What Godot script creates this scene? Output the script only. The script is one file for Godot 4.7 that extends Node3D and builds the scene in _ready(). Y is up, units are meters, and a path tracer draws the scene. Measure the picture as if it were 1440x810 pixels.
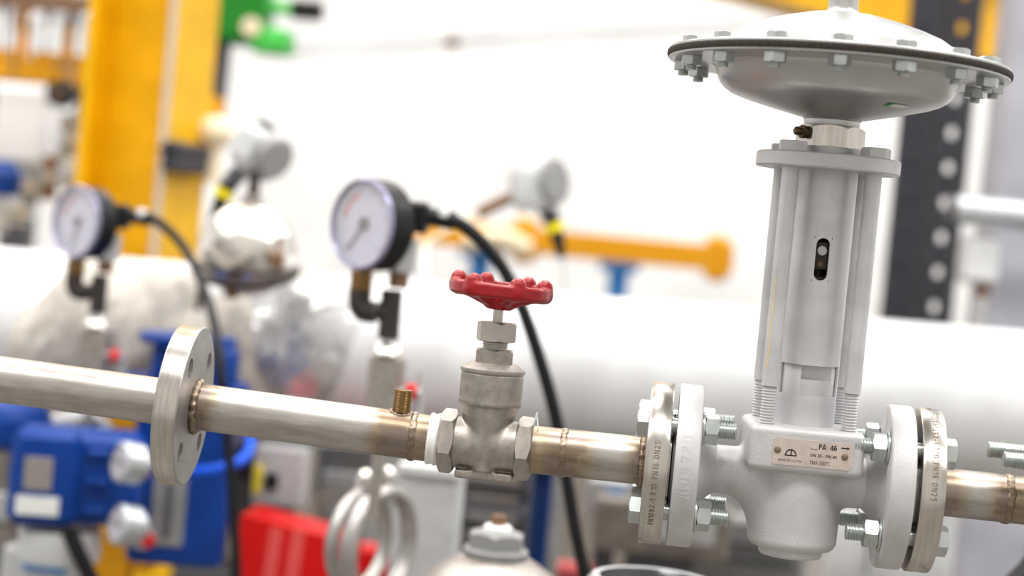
extends Node3D
# A control valve, a gate valve and welded stainless pipe in a bright plant hall.
# Lengths in metres; MM turns millimetres into metres. The pipe axis runs along x at height H.

const MM := 0.001
const H := 1.1
const FPX := 2444.0
const CAM_YAW := 5.3
const CAM_PITCH := 2.0
const CAM_ROLL := 5.25
const CAM_DEPTH := 1.236
const HALL := Vector3(8.0, 6.0, 7.0)

var cam_pos: Vector3
var cam_r: Vector3
var cam_u: Vector3
var cam_f: Vector3
var M := {}
var taken := {}
var rng := RandomNumberGenerator.new()
var AX := Basis(Vector3(0, -1, 0), Vector3(1, 0, 0), Vector3(0, 0, 1))  # a turned shape's y axis laid along +x

# ------------------------------------------------------------------ triangle soup
class Soup:
	var v := PackedVector3Array()
	func tri(a: Vector3, b: Vector3, c: Vector3) -> void:
		v.push_back(a); v.push_back(b); v.push_back(c)
	func quad(a: Vector3, b: Vector3, c: Vector3, d: Vector3) -> void:
		tri(a, b, c); tri(a, c, d)
	# profile of (radius, y) from bottom to top, turned about y
	func lathe(prof: Array, segs := 32, xf := Transform3D.IDENTITY, a0 := 0.0, a1 := TAU) -> Soup:
		for i in range(prof.size() - 1):
			var p: Vector2 = prof[i]
			var q: Vector2 = prof[i + 1]
			for k in segs:
				var t0 := a0 + (a1 - a0) * k / segs
				var t1 := a0 + (a1 - a0) * (k + 1) / segs
				if k == segs - 1 and a1 - a0 > TAU - 0.001:
					t1 = a0
				var s0 := Vector2(sin(t0), cos(t0))
				var s1 := Vector2(sin(t1), cos(t1))
				var a := xf * Vector3(p.x * s0.x, p.y, p.x * s0.y)
				var b := xf * Vector3(p.x * s1.x, p.y, p.x * s1.y)
				var c := xf * Vector3(q.x * s1.x, q.y, q.x * s1.y)
				var d := xf * Vector3(q.x * s0.x, q.y, q.x * s0.y)
				if p.x > 1e-7:
					tri(a, b, c)
				if q.x > 1e-7:
					tri(a, c, d)
		return self
	func cyl(r: float, y0: float, y1: float, segs := 24, xf := Transform3D.IDENTITY, ch := 0.0) -> Soup:
		if ch > 0.0:
			return lathe([Vector2(0, y0), Vector2(r - ch, y0), Vector2(r, y0 + ch), Vector2(r, y1 - ch), Vector2(r - ch, y1), Vector2(0, y1)], segs, xf)
		return lathe([Vector2(0, y0), Vector2(r, y0), Vector2(r, y1), Vector2(0, y1)], segs, xf)
	func ring(r0: float, r1: float, y0: float, y1: float, segs := 32, xf := Transform3D.IDENTITY, ch := 0.0) -> Soup:
		return lathe([Vector2(r0, y1), Vector2(r0, y0), Vector2(r1 - ch, y0), Vector2(r1, y0 + ch), Vector2(r1, y1 - ch), Vector2(r1 - ch, y1), Vector2(r0, y1)], segs, xf)
	func ball(r: Vector3, at: Vector3, segs := 20, rings := 10) -> Soup:
		var prof := []
		for i in rings + 1:
			var a := -PI / 2 + PI * i / rings
			prof.append(Vector2(maxf(cos(a), 0.0) if i > 0 and i < rings else 0.0, sin(a)))
		return lathe(prof, segs, Transform3D(Basis.from_scale(r), at))
	func torus(R: float, r: float, segs := 40, sides := 12, xf := Transform3D.IDENTITY, flat := 1.0) -> Soup:
		var prof := []
		for i in sides + 1:
			var a := TAU * i / sides
			prof.append(Vector2(R + r * cos(a), r * flat * sin(a)))
		prof[sides] = prof[0]
		return lathe(prof, segs, xf)
	# ringed screw thread
	func thread(r: float, y0: float, y1: float, pitch: float, segs := 20, xf := Transform3D.IDENTITY, depth := 0.0) -> Soup:
		var dp := depth if depth > 0.0 else pitch * 0.5
		var prof := [Vector2(0, y0), Vector2(r - dp * 1.4, y0)]
		var n := int(round((y1 - y0) / pitch))
		for i in n:
			var y := y0 + (y1 - y0) * i / n
			var st := (y1 - y0) / n
			prof.append(Vector2(r - dp, y + st * 0.12))
			prof.append(Vector2(r, y + st * 0.45))
			prof.append(Vector2(r, y + st * 0.62))
			prof.append(Vector2(r - dp, y + st * 0.95))
		prof.append(Vector2(r - dp * 1.4, y1))
		prof.append(Vector2(0, y1))
		return lathe(prof, segs, xf)
	# hexagon nut or bolt head with turned corners: f across flats
	func hex(f: float, y0: float, y1: float, xf := Transform3D.IDENTITY, top := true, bottom := false, phase := 0.0) -> Soup:
		var n := 48
		var lo := []
		var hi := []
		for k in n:
			var t := TAU * k / n
			var w := fposmod(t, TAU / 6.0) - TAU / 12.0
			var rho := f / 2.0 / cos(w)
			var drop := (rho - f / 2.0 * 0.985) * 0.62
			var s := Vector3(sin(t + phase), 0, cos(t + phase))
			lo.append([s * rho, y0 + (drop if bottom else 0.0), s])
			hi.append([s * rho, y1 - (drop if top else 0.0), s])
		for k in n:
			var j := (k + 1) % n
			var a: Vector3 = lo[k][0] + Vector3.UP * lo[k][1]
			var b: Vector3 = lo[j][0] + Vector3.UP * lo[j][1]
			var c: Vector3 = hi[j][0] + Vector3.UP * hi[j][1]
			var d: Vector3 = hi[k][0] + Vector3.UP * hi[k][1]
			quad(xf * a, xf * b, xf * c, xf * d)
			var tc: Vector3 = hi[j][2] * (f * 0.475) + Vector3.UP * y1
			var td: Vector3 = hi[k][2] * (f * 0.475) + Vector3.UP * y1
			quad(xf * d, xf * c, xf * tc, xf * td)
			tri(xf * td, xf * tc, xf * (Vector3.UP * y1))
			var ba: Vector3 = lo[k][2] * (f * 0.475) + Vector3.UP * y0
			var bb: Vector3 = lo[j][2] * (f * 0.475) + Vector3.UP * y0
			quad(xf * ba, xf * bb, xf * b, xf * a)
			tri(xf * bb, xf * ba, xf * (Vector3.UP * y0))
		return self
	# box with chamfered edges; size is the whole box
	func box(size: Vector3, at := Vector3.ZERO, ch := 0.0, bs := Basis.IDENTITY) -> Soup:
		var h := size / 2.0
		var c := minf(ch, minf(h.x, minf(h.y, h.z)) * 0.9)
		var xf := Transform3D(bs, at)
		for ax in 3:
			for sg in [-1.0, 1.0]:
				var u := (ax + 1) % 3
				var w := (ax + 2) % 3
				var pts := []
				for e in [[-1, -1], [1, -1], [1, 1], [-1, 1]]:
					var p := Vector3.ZERO
					p[ax] = sg * h[ax]
					p[u] = e[0] * (h[u] - c)
					p[w] = e[1] * (h[w] - c)
					pts.append(xf * p)
				if sg > 0:
					quad(pts[0], pts[1], pts[2], pts[3])
				else:
					quad(pts[3], pts[2], pts[1], pts[0])
		if c <= 0.0:
			return self
		for ax in 3:
			var u := (ax + 1) % 3
			var w := (ax + 2) % 3
			for su in [-1.0, 1.0]:
				for sw in [-1.0, 1.0]:
					var pa := Vector3.ZERO
					pa[u] = su * h[u]; pa[w] = sw * (h[w] - c)
					var pb := Vector3.ZERO
					pb[u] = su * (h[u] - c); pb[w] = sw * h[w]
					var e := Vector3.ZERO
					e[ax] = h[ax] - c
					var q := [xf * (pa - e), xf * (pb - e), xf * (pb + e), xf * (pa + e)]
					if su * sw > 0:
						quad(q[0], q[1], q[2], q[3])
					else:
						quad(q[3], q[2], q[1], q[0])
		for sx in [-1.0, 1.0]:
			for sy in [-1.0, 1.0]:
				for sz in [-1.0, 1.0]:
					var a := xf * Vector3(sx * h.x, sy * (h.y - c), sz * (h.z - c))
					var b := xf * Vector3(sx * (h.x - c), sy * h.y, sz * (h.z - c))
					var d := xf * Vector3(sx * (h.x - c), sy * (h.y - c), sz * h.z)
					if sx * sy * sz > 0:
						tri(a, b, d)
					else:
						tri(d, b, a)
		return self
	# round bar along a path
	func tube(pts: Array, r, segs := 12, caps := true) -> Soup:
		var n := pts.size()
		var rings := []
		var up := Vector3.UP
		var t0: Vector3 = (pts[1] - pts[0]).normalized()
		if absf(t0.dot(up)) > 0.9:
			up = Vector3.RIGHT
		var side := t0.cross(up).normalized()
		for i in n:
			var t: Vector3
			if i == 0:
				t = pts[1] - pts[0]
			elif i == n - 1:
				t = pts[n - 1] - pts[n - 2]
			else:
				t = (pts[i + 1] - pts[i]).normalized() + (pts[i] - pts[i - 1]).normalized()
			t = t.normalized()
			side = (side - t * side.dot(t)).normalized()
			var b := t.cross(side)
			var rr: float = r[i] if r is Array else r
			var ring_pts := []
			for k in segs:
				var a := TAU * k / segs
				ring_pts.append(pts[i] + (side * cos(a) + b * sin(a)) * rr)
			rings.append(ring_pts)
		for i in n - 1:
			for k in segs:
				var j := (k + 1) % segs
				quad(rings[i][k], rings[i][j], rings[i + 1][j], rings[i + 1][k])
		if caps:
			for k in segs:
				var j := (k + 1) % segs
				tri(rings[0][j], rings[0][k], pts[0])
				tri(rings[n - 1][k], rings[n - 1][j], pts[n - 1])
		return self
	# polygon in the xy plane drawn counter-clockwise, from z0 to z1
	func extrude(poly: PackedVector2Array, z0: float, z1: float, xf := Transform3D.IDENTITY) -> Soup:
		if Geometry2D.is_polygon_clockwise(poly):
			poly.reverse()
		var idx := Geometry2D.triangulate_polygon(poly)
		for i in range(0, idx.size(), 3):
			var a := poly[idx[i]]
			var b := poly[idx[i + 1]]
			var c := poly[idx[i + 2]]
			if (b - a).cross(c - a) < 0:
				var sw := b
				b = c
				c = sw
			tri(xf * Vector3(a.x, a.y, z1), xf * Vector3(b.x, b.y, z1), xf * Vector3(c.x, c.y, z1))
			tri(xf * Vector3(a.x, a.y, z0), xf * Vector3(c.x, c.y, z0), xf * Vector3(b.x, b.y, z0))
		for i in poly.size():
			var a := poly[i]
			var b := poly[(i + 1) % poly.size()]
			quad(xf * Vector3(a.x, a.y, z0), xf * Vector3(b.x, b.y, z0), xf * Vector3(b.x, b.y, z1), xf * Vector3(a.x, a.y, z1))
		return self
	# part of a tube wall between two angles, with its end faces
	func arc(r0: float, r1: float, y0: float, y1: float, a0: float, a1: float, segs: int) -> Soup:
		lathe([Vector2(r0, y1), Vector2(r0, y0), Vector2(r1, y0), Vector2(r1, y1), Vector2(r0, y1)], segs, Transform3D.IDENTITY, a0, a1)
		for e in [a0, a1]:
			var s := Vector3(sin(e), 0, cos(e))
			var q := [s * r0 + Vector3(0, y0, 0), s * r1 + Vector3(0, y0, 0), s * r1 + Vector3(0, y1, 0), s * r0 + Vector3(0, y1, 0)]
			if e == a0:
				quad(q[3], q[2], q[1], q[0])
			else:
				quad(q[0], q[1], q[2], q[3])
		return self
	# patch of a tube wall (w along the arc, height h about y) with a round-ended slot through it
	func slotted_patch(r0: float, r1: float, y: float, w: float, h: float, sw: float, sh: float, turn: float) -> Soup:
		var n := 48
		var fold := func(p: Vector2, r: float) -> Vector3: return Vector3(sin(turn + p.x / r1) * r, y + p.y, cos(turn + p.x / r1) * r)
		for k in n:
			var o := []
			var q := []
			for j in [k, k + 1]:
				var t: float = TAU * j / n + 0.0001
				var d := Vector2(cos(t), sin(t) * 2.2).normalized()
				o.append(d * minf(w / 2 / absf(d.x), h / 2 / absf(d.y)))
				var side := sw / 2 / absf(d.x)
				if side * absf(d.y) <= (sh - sw) / 2:
					q.append(d * side)
				else:
					var c := Vector2(0, signf(d.y) * (sh - sw) / 2)
					var e := d.dot(c)
					q.append(d * (e + sqrt(maxf(e * e - c.length_squared() + sw * sw / 4, 0.0))))
			quad(fold.call(q[0], r1), fold.call(o[0], r1), fold.call(o[1], r1), fold.call(q[1], r1))
			quad(fold.call(q[1], r0), fold.call(o[1], r0), fold.call(o[0], r0), fold.call(q[0], r0))
			quad(fold.call(q[1], r0), fold.call(q[0], r0), fold.call(q[0], r1), fold.call(q[1], r1))
		return self
	# a w x h rectangle of thickness z0..z1 with one round hole in its middle
	func holed_cell(c: Vector2, w: float, h: float, rx: float, ry: float, z0: float, z1: float, xf := Transform3D.IDENTITY) -> Soup:
		var n := 16
		for k in n:
			var o := []
			var q := []
			for j in [k, k + 1]:
				var t: float = TAU * j / n + TAU / 16.0
				var d := Vector2(cos(t), sin(t))
				var sc := minf(w / 2 / maxf(absf(d.x), 1e-6), h / 2 / maxf(absf(d.y), 1e-6))
				o.append(c + d * sc)
				q.append(c + Vector2(d.x * rx, d.y * ry))
			quad(xf * Vector3(q[0].x, q[0].y, z1), xf * Vector3(o[0].x, o[0].y, z1), xf * Vector3(o[1].x, o[1].y, z1), xf * Vector3(q[1].x, q[1].y, z1))
			quad(xf * Vector3(q[1].x, q[1].y, z0), xf * Vector3(o[1].x, o[1].y, z0), xf * Vector3(o[0].x, o[0].y, z0), xf * Vector3(q[0].x, q[0].y, z0))
			quad(xf * Vector3(q[1].x, q[1].y, z0), xf * Vector3(q[0].x, q[0].y, z0), xf * Vector3(q[0].x, q[0].y, z1), xf * Vector3(q[1].x, q[1].y, z1))
		return self

# soup to mesh: corners smoothed up to the given angle
func finish(s: Soup, angle := 38.0, tint = null) -> ArrayMesh:
	var n := s.v.size()
	var fn := PackedVector3Array()
	fn.resize(n / 3)
	var at := {}
	var keys := []
	keys.resize(n)
	for i in n / 3:
		var a := s.v[i * 3]
		fn[i] = (s.v[i * 3 + 1] - a).cross(s.v[i * 3 + 2] - a)
		for k in 3:
			var key := Vector3i((s.v[i * 3 + k] * 50000.0).round())
			keys[i * 3 + k] = key
			if at.has(key):
				at[key].append(i)
			else:
				at[key] = [i]
	var un := PackedVector3Array()
	un.resize(fn.size())
	for i in fn.size():
		un[i] = fn[i].normalized()
	var lim := cos(deg_to_rad(angle))
	var pos := PackedVector3Array()
	var nor := PackedVector3Array()
	pos.resize(n)
	nor.resize(n)
	var col := PackedColorArray()
	if tint != null:
		col.resize(n)
	for i in n / 3:
		for k in 3:
			var src: int = i * 3 + k
			var sum := Vector3.ZERO
			for f in at[keys[src]]:
				if un[f].dot(un[i]) > lim:
					sum += fn[f]
			var dst: int = i * 3 + [0, 2, 1][k]
			pos[dst] = s.v[src]
			nor[dst] = sum.normalized() if sum.length_squared() > 0.0 else un[i]
			if tint != null:
				col[dst] = tint.call(s.v[src])
	var arr := []
	arr.resize(Mesh.ARRAY_MAX)
	arr[Mesh.ARRAY_VERTEX] = pos
	arr[Mesh.ARRAY_NORMAL] = nor
	if tint != null:
		arr[Mesh.ARRAY_COLOR] = col
	var m := ArrayMesh.new()
	m.add_surface_from_arrays(Mesh.PRIMITIVE_TRIANGLES, arr)
	return m

# surface nets of a distance field given in millimetres; the mesh comes out in metres
func nets(f: Callable, lo: Vector3, hi: Vector3, cell: float) -> ArrayMesh:
	var d := Vector3i(((hi - lo) / cell).ceil()) + Vector3i.ONE
	var g := PackedFloat32Array()
	g.resize(d.x * d.y * d.z)
	var i := 0
	for z in d.z:
		for y in d.y:
			for x in d.x:
				g[i] = f.call(lo + Vector3(x, y, z) * cell)
				i += 1
	var sx := 1
	var sy := d.x
	var sz := d.x * d.y
	var off := [0, sx, sy, sx + sy, sz, sx + sz, sy + sz, sx + sy + sz]
	var cpos := [Vector3(0, 0, 0), Vector3(1, 0, 0), Vector3(0, 1, 0), Vector3(1, 1, 0), Vector3(0, 0, 1), Vector3(1, 0, 1), Vector3(0, 1, 1), Vector3(1, 1, 1)]
	var edges := [[0, 1], [2, 3], [4, 5], [6, 7], [0, 2], [1, 3], [4, 6], [5, 7], [0, 4], [1, 5], [2, 6], [3, 7]]
	var vid := {}
	var pos := PackedVector3Array()
	var nor := PackedVector3Array()
	for z in d.z - 1:
		for y in d.y - 1:
			for x in d.x - 1:
				var b := x + y * sy + z * sz
				var neg := 0
				for o in off:
					if g[b + o] < 0.0:
						neg += 1
				if neg == 0 or neg == 8:
					continue
				var sum := Vector3.ZERO
				var cnt := 0
				for e in edges:
					var ga := g[b + off[e[0]]]
					var gb := g[b + off[e[1]]]
					if (ga < 0.0) != (gb < 0.0):
						sum += cpos[e[0]].lerp(cpos[e[1]], ga / (ga - gb))
						cnt += 1
				var p := lo + (Vector3(x, y, z) + sum / cnt) * cell
				vid[b] = pos.size()
				pos.push_back(p * MM)
				var h := cell * 0.4
				nor.push_back(Vector3(f.call(p + Vector3(h, 0, 0)) - f.call(p - Vector3(h, 0, 0)), f.call(p + Vector3(0, h, 0)) - f.call(p - Vector3(0, h, 0)), f.call(p + Vector3(0, 0, h)) - f.call(p - Vector3(0, 0, h))).normalized())
	var idx := PackedInt32Array()
	for z in range(1, d.z - 1):
		for y in range(1, d.y - 1):
			for x in range(1, d.x - 1):
				var b := x + y * sy + z * sz
				var g0 := g[b] < 0.0
				for ax in 3:
					var o: int = [sx, sy, sz][ax]
					var u: int = [sy, sz, sx][ax]
					var w: int = [sz, sx, sy][ax]
					if (g[b + o] < 0.0) == g0:
						continue
					var q := [vid[b - u - w], vid[b - w], vid[b], vid[b - u]]
					if g0:
						idx.append_array([q[0], q[2], q[1], q[0], q[3], q[2]])
					else:
						idx.append_array([q[0], q[1], q[2], q[0], q[2], q[3]])
	var arr := []
	arr.resize(Mesh.ARRAY_MAX)
	arr[Mesh.ARRAY_VERTEX] = pos
	arr[Mesh.ARRAY_NORMAL] = nor
	arr[Mesh.ARRAY_INDEX] = idx
	var m := ArrayMesh.new()
	m.add_surface_from_arrays(Mesh.PRIMITIVE_TRIANGLES, arr)
	return m

func smin(a: float, b: float, k: float) -> float:
	var h := maxf(k - absf(a - b), 0.0) / k
	return minf(a, b) - h * h * k * 0.25
func sd_capsule(p: Vector3, a: Vector3, b: Vector3, ra: float, rb: float) -> float:
	var ab := b - a
	var t := clampf((p - a).dot(ab) / ab.length_squared(), 0.0, 1.0)
	return (p - a - ab * t).length() - lerpf(ra, rb, t)
func sd_box(p: Vector3, c: Vector3, h: Vector3, r: float) -> float:
	var q := (p - c).abs() - h + Vector3.ONE * r
	return q.max(Vector3.ZERO).length() + minf(maxf(q.x, maxf(q.y, q.z)), 0.0) - r
func sd_cyl(rho: float, y: float, R: float, y0: float, y1: float, r: float) -> float:
	var q := Vector2(rho - R + r, absf(y - (y0 + y1) / 2) - (y1 - y0) / 2 + r)
	return q.max(Vector2.ZERO).length() + minf(maxf(q.x, q.y), 0.0) - r

# ------------------------------------------------------------------ names and tags
func numbered(called: String) -> String:
	var k: int = taken.get(called, 0)
	taken[called] = k + 1
	return called if k == 0 else "%s_%03d" % [called, k]
func thing(called: String, label: String, category: String, at := Vector3.ZERO, group := "") -> Node3D:
	var o := Node3D.new()
	o.name = numbered(called)
	add_child(o)
	o.position = at
	tag(o, label, category, group)
	return o
func tag(o: Node, label: String, category: String, group := "") -> void:
	o.set_meta("label", label)
	o.set_meta("category", category)
	if group:
		o.set_meta("group", group)
func part(parent: Node, called: String, mesh: Mesh, mat: Material, at := Vector3.ZERO, bs := Basis.IDENTITY, label := "") -> MeshInstance3D:
	var o := MeshInstance3D.new()
	o.name = called
	o.mesh = mesh
	o.material_override = mat
	parent.add_child(o, true)
	o.transform = Transform3D(bs, at)
	if label:
		o.set_meta("label", label)
	return o
func structure(called: String, mesh: Mesh, mat: Material, label: String, at := Vector3.ZERO) -> MeshInstance3D:
	var o := part(self, called, mesh, mat, at)
	o.set_meta("kind", "structure")
	o.set_meta("label", label)
	return o

# ------------------------------------------------------------------ picture to place
func at(px: float, py: float, depth: float) -> Vector3:
	return cam_pos + (cam_f + cam_r * (px - 720.0) / FPX + cam_u * (405.0 - py) / FPX) * depth
func yrot(deg: float) -> Basis:
	return Basis(Vector3.UP, deg_to_rad(deg))
func along(dir: Vector3) -> Basis:
	var y := dir.normalized()
	var x := y.cross(Vector3.FORWARD if absf(y.z) < 0.9 else Vector3.RIGHT).normalized()
	return Basis(x, y, x.cross(y))
func smooth_path(pts: Array, per := 8) -> Array:
	var c := Curve3D.new()
	for i in pts.size():
		var a: Vector3 = pts[maxi(i - 1, 0)]
		var b: Vector3 = pts[mini(i + 1, pts.size() - 1)]
		var t := (b - a) / 6.0
		c.add_point(pts[i], -t, t)
	var out := []
	for i in pts.size() - 1:
		for k in per:
			out.append(c.sample(i, float(k) / per))
	out.append(pts[-1])
	return out

# ------------------------------------------------------------------ materials
func noise_tex(freq: float, lo: float, hi: float, octaves := 4, sd := 1, kind := FastNoiseLite.TYPE_SIMPLEX_SMOOTH) -> NoiseTexture2D:
	var n := FastNoiseLite.new()
	n.noise_type = kind
	n.frequency = freq
	n.fractal_octaves = octaves
	n.seed = sd
	var t := NoiseTexture2D.new()
	t.width = 512
	t.height = 512
	t.seamless = true
	t.noise = n
	var r := Gradient.new()
	r.set_color(0, Color(lo, lo, lo))
	r.set_color(1, Color(hi, hi, hi))
	t.color_ramp = r
	return t
func mat(called: String, c: Color, metal := 0.0, rough := 0.5, tex: Texture2D = null, sc := Vector3.ONE * 6.0, bump: Texture2D = null, depth := 0.0) -> StandardMaterial3D:
	var m := StandardMaterial3D.new()
	m.resource_name = called
	m.albedo_color = c
	m.metallic = metal
	m.roughness = rough
	m.uv1_triplanar = true
	m.uv1_scale = sc
	if tex:
		m.albedo_texture = tex
	if bump:
		m.heightmap_enabled = true
		m.heightmap_texture = bump
		m.heightmap_scale = depth
	if metal < 0.15:
		m.metallic_specular = 0.36
	M[called] = m
	return m
func c8(r: int, g: int, b: int) -> Color:
	return Color(r / 255.0, g / 255.0, b / 255.0)

func make_materials() -> void:
	var mottle := noise_tex(0.012, 0.78, 1.0, 5, 3)
	var soft := noise_tex(0.006, 0.9, 1.0, 3, 5)
	var streak := noise_tex(0.02, 0.84, 1.0, 5, 7)
	var grain := noise_tex(0.11, 0.0, 1.0, 3, 9)
	var blot := noise_tex(0.02, 0.55, 1.0, 5, 11)
	mat("cast_grey", c8(210, 209, 210), 0.25, 0.5, soft, Vector3.ONE * 9, grain, 0.018)
	mat("turned_grey", c8(211, 211, 213), 0.35, 0.42, soft, Vector3.ONE * 8)
	mat("sheet_grey", c8(202, 202, 201), 0.8, 0.33, soft, Vector3.ONE * 5, grain, 0.006)
	mat("zinc", c8(202, 208, 207), 0.9, 0.33, soft, Vector3.ONE * 30)
	mat("machined", c8(220, 214, 206), 1.0, 0.27, streak, Vector3(20, 3, 3))
	mat("flange_face", c8(190, 187, 184), 1.0, 0.42, soft, Vector3.ONE * 14)
	mat("cast_steel", c8(194, 186, 178), 0.9, 0.42, mottle, Vector3.ONE * 16, grain, 0.02)
	mat("hex_steel", c8(198, 192, 184), 0.95, 0.33, soft, Vector3.ONE * 16)
	var pm := mat("pipe_steel", Color.WHITE, 0.95, 0.38, streak, Vector3(3, 22, 22))
	pm.vertex_color_use_as_albedo = true
	mat("weld", c8(182, 162, 142), 0.9, 0.34, blot, Vector3.ONE * 60)
	mat("stamp", c8(128, 112, 98), 0.7, 0.55)
	mat("brass", c8(138, 108, 70), 1.0, 0.3, soft, Vector3.ONE * 30)
	mat("dark_brass", c8(104, 88, 66), 0.9, 0.4)
	mat("gasket", c8(44, 40, 38), 0.0, 0.75)
	mat("rim_gasket", c8(84, 76, 71), 0.0, 0.85, blot, Vector3.ONE * 40, grain, 0.05)
	mat("tape", c8(240, 240, 238), 0.0, 0.55)
	var red := mat("red_paint", c8(164, 2, 20), 0.0, 0.36, soft, Vector3.ONE * 30, grain, 0.02)
	red.clearcoat_enabled = true
	red.clearcoat = 0.45
	red.clearcoat_roughness = 0.08
	mat("plate", c8(224, 210, 200), 0.55, 0.4, soft, Vector3.ONE * 25)
	mat("print", c8(30, 27, 26), 0.0, 0.6)
	mat("print_faint", c8(150, 138, 130), 0.2, 0.6)
	mat("rust", c8(172, 150, 126), 0.5, 0.6, blot, Vector3.ONE * 90)
	mat("sticker_green", c8(40, 138, 62), 0.0, 0.5)
	mat("sticker_white", c8(226, 228, 224), 0.0, 0.5)
	mat("paint_line", c8(236, 206, 130), 0.0, 0.5)
	# the hall and what stands behind
	mat("wall_white", c8(243, 243, 243), 0.0, 0.8, soft, Vector3.ONE * 0.4)
	mat("wall_dado", c8(206, 205, 202), 0.0, 0.8, soft, Vector3.ONE * 0.4)
	mat("ceiling_white", c8(236, 236, 236), 0.0, 0.9)
	mat("floor_grey", c8(128, 124, 118), 0.0, 0.45, mottle, Vector3.ONE * 0.8)
	mat("clad", c8(232, 233, 235), 0.1, 0.35, soft, Vector3.ONE * 2)
	mat("jacket", c8(216, 208, 198), 0.05, 0.6, mottle, Vector3.ONE * 5)
	mat("jacket_foil", c8(222, 222, 222), 0.7, 0.34, soft, Vector3.ONE * 6)
	mat("yellow", c8(246, 188, 0), 0.0, 0.45, soft, Vector3.ONE * 3)
	mat("primer", c8(196, 184, 168), 0.0, 0.6)
	mat("amber", c8(236, 166, 26), 0.0, 0.45)
	mat("blue", c8(2, 60, 146), 0.0, 0.38, soft, Vector3.ONE * 6)
	mat("blue_frame", c8(52, 118, 184), 0.0, 0.5)
	mat("navy", c8(22, 48, 96), 0.0, 0.6)
	mat("hose_blue", c8(24, 86, 220), 0.0, 0.35)
	mat("black_rubber", c8(18, 18, 20), 0.0, 0.45)
	mat("black_plastic", c8(22, 22, 24), 0.0, 0.4)
	mat("black_iron", c8(58, 51, 48), 0.3, 0.5)
	mat("dark_frame", c8(52, 52, 60), 0.2, 0.5, soft, Vector3.ONE * 4)
	mat("lilac_grey", c8(176, 176, 186), 0.0, 0.5, soft, Vector3.ONE * 2)
	mat("light_grey", c8(206, 207, 208), 0.1, 0.5, soft, Vector3.ONE * 5)
	mat("mid_grey", c8(150, 150, 150), 0.1, 0.5, soft, Vector3.ONE * 5)
	mat("warm_grey", c8(160, 152, 142), 0.0, 0.6, mottle, Vector3.ONE * 3)
	mat("dark_grey", c8(84, 84, 88), 0.1, 0.5)
	mat("dial", c8(204, 202, 222), 0.0, 0.4)
	mat("small_dial", c8(176, 174, 182), 0.0, 0.4)
	mat("dial_rim", c8(150, 146, 176), 0.3, 0.3)
	mat("polished", c8(232, 229, 222), 0.9, 0.26)
	mat("galvanised", c8(204, 208, 212), 0.8, 0.38, soft, Vector3.ONE * 10)
	mat("yellow_ring", c8(240, 220, 30), 0.0, 0.5)
	mat("red_sheet", c8(208, 6, 8), 0.0, 0.4)
	mat("red_stripe", c8(222, 84, 80), 0.0, 0.4)
	mat("pink", c8(206, 92, 92), 0.0, 0.5)
	mat("red_knob", c8(222, 40, 40), 0.0, 0.4)
	mat("green", c8(30, 128, 40), 0.0, 0.45)
	mat("green_bright", c8(80, 200, 88), 0.0, 0.45)
	mat("brown", c8(128, 98, 74), 0.2, 0.5)
	mat("cream", c8(240, 226, 196), 0.0, 0.5)
	mat("chrome", c8(220, 222, 224), 1.0, 0.12)
	mat("window_grey", c8(142, 136, 132), 0.0, 0.25)
	var gl := mat("glass", Color(1, 1, 1, 0.12), 0.0, 0.03)
	gl.transparency = BaseMaterial3D.TRANSPARENCY_ALPHA
	gl.uv1_triplanar = false
	var lamp := mat("lamp_glow", Color.WHITE, 0.0, 0.6)
	lamp.emission_enabled = true
	lamp.emission = Color(1.0, 0.994, 0.984)
	lamp.emission_energy_multiplier = 3.0

# ------------------------------------------------------------------ the scene
func _ready() -> void:
	rng.seed = 4711
	set_camera()
	set_light()
	make_materials()
	build_hall()
	build_background()
	build_pipe_run()
	build_control_valve()
	build_gate_valve()
	build_flange_bolts()

func set_camera() -> void:
	var y := deg_to_rad(CAM_YAW)
	var p := deg_to_rad(CAM_PITCH)
	var r := deg_to_rad(CAM_ROLL)
	cam_f = Vector3(-sin(y) * cos(p), -sin(p), -cos(y) * cos(p))
	var r0 := cam_f.cross(Vector3.UP).normalized()
	var u0 := r0.cross(cam_f)
	cam_r = r0 * cos(r) + u0 * sin(r)
	cam_u = u0 * cos(r) - r0 * sin(r)
	cam_pos = Vector3(0, H, 0) - (cam_f + cam_r * (943.0 - 720.0) / FPX + cam_u * (405.0 - 652.0) / FPX) * CAM_DEPTH
	var c := Camera3D.new()
	c.name = "camera"
	var a := CameraAttributesPhysical.new()
	a.frustum_focal_length = FPX / 810.0 * 24.0
	a.frustum_focus_distance = 1.215
	a.exposure_aperture = 4.3
	a.frustum_near = 0.05
	a.frustum_far = 60.0
	c.attributes = a
	add_child(c)
	c.transform = Transform3D(Basis(cam_r, cam_u, -cam_f), cam_pos)
	c.fov = rad_to_deg(2.0 * atan(405.0 / FPX))
	c.current = true

func set_light() -> void:
	var e := Environment.new()
	e.background_mode = Environment.BG_COLOR
	e.background_color = Color(0, 0, 0)
	e.tonemap_mode = Environment.TONE_MAPPER_LINEAR
	e.tonemap_exposure = 1.0
	e.sdfgi_enabled = true
	e.ssao_enabled = true
	e.ssil_enabled = true
	var w := WorldEnvironment.new()
	w.name = "world_environment"
	w.environment = e
	add_child(w)

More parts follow.
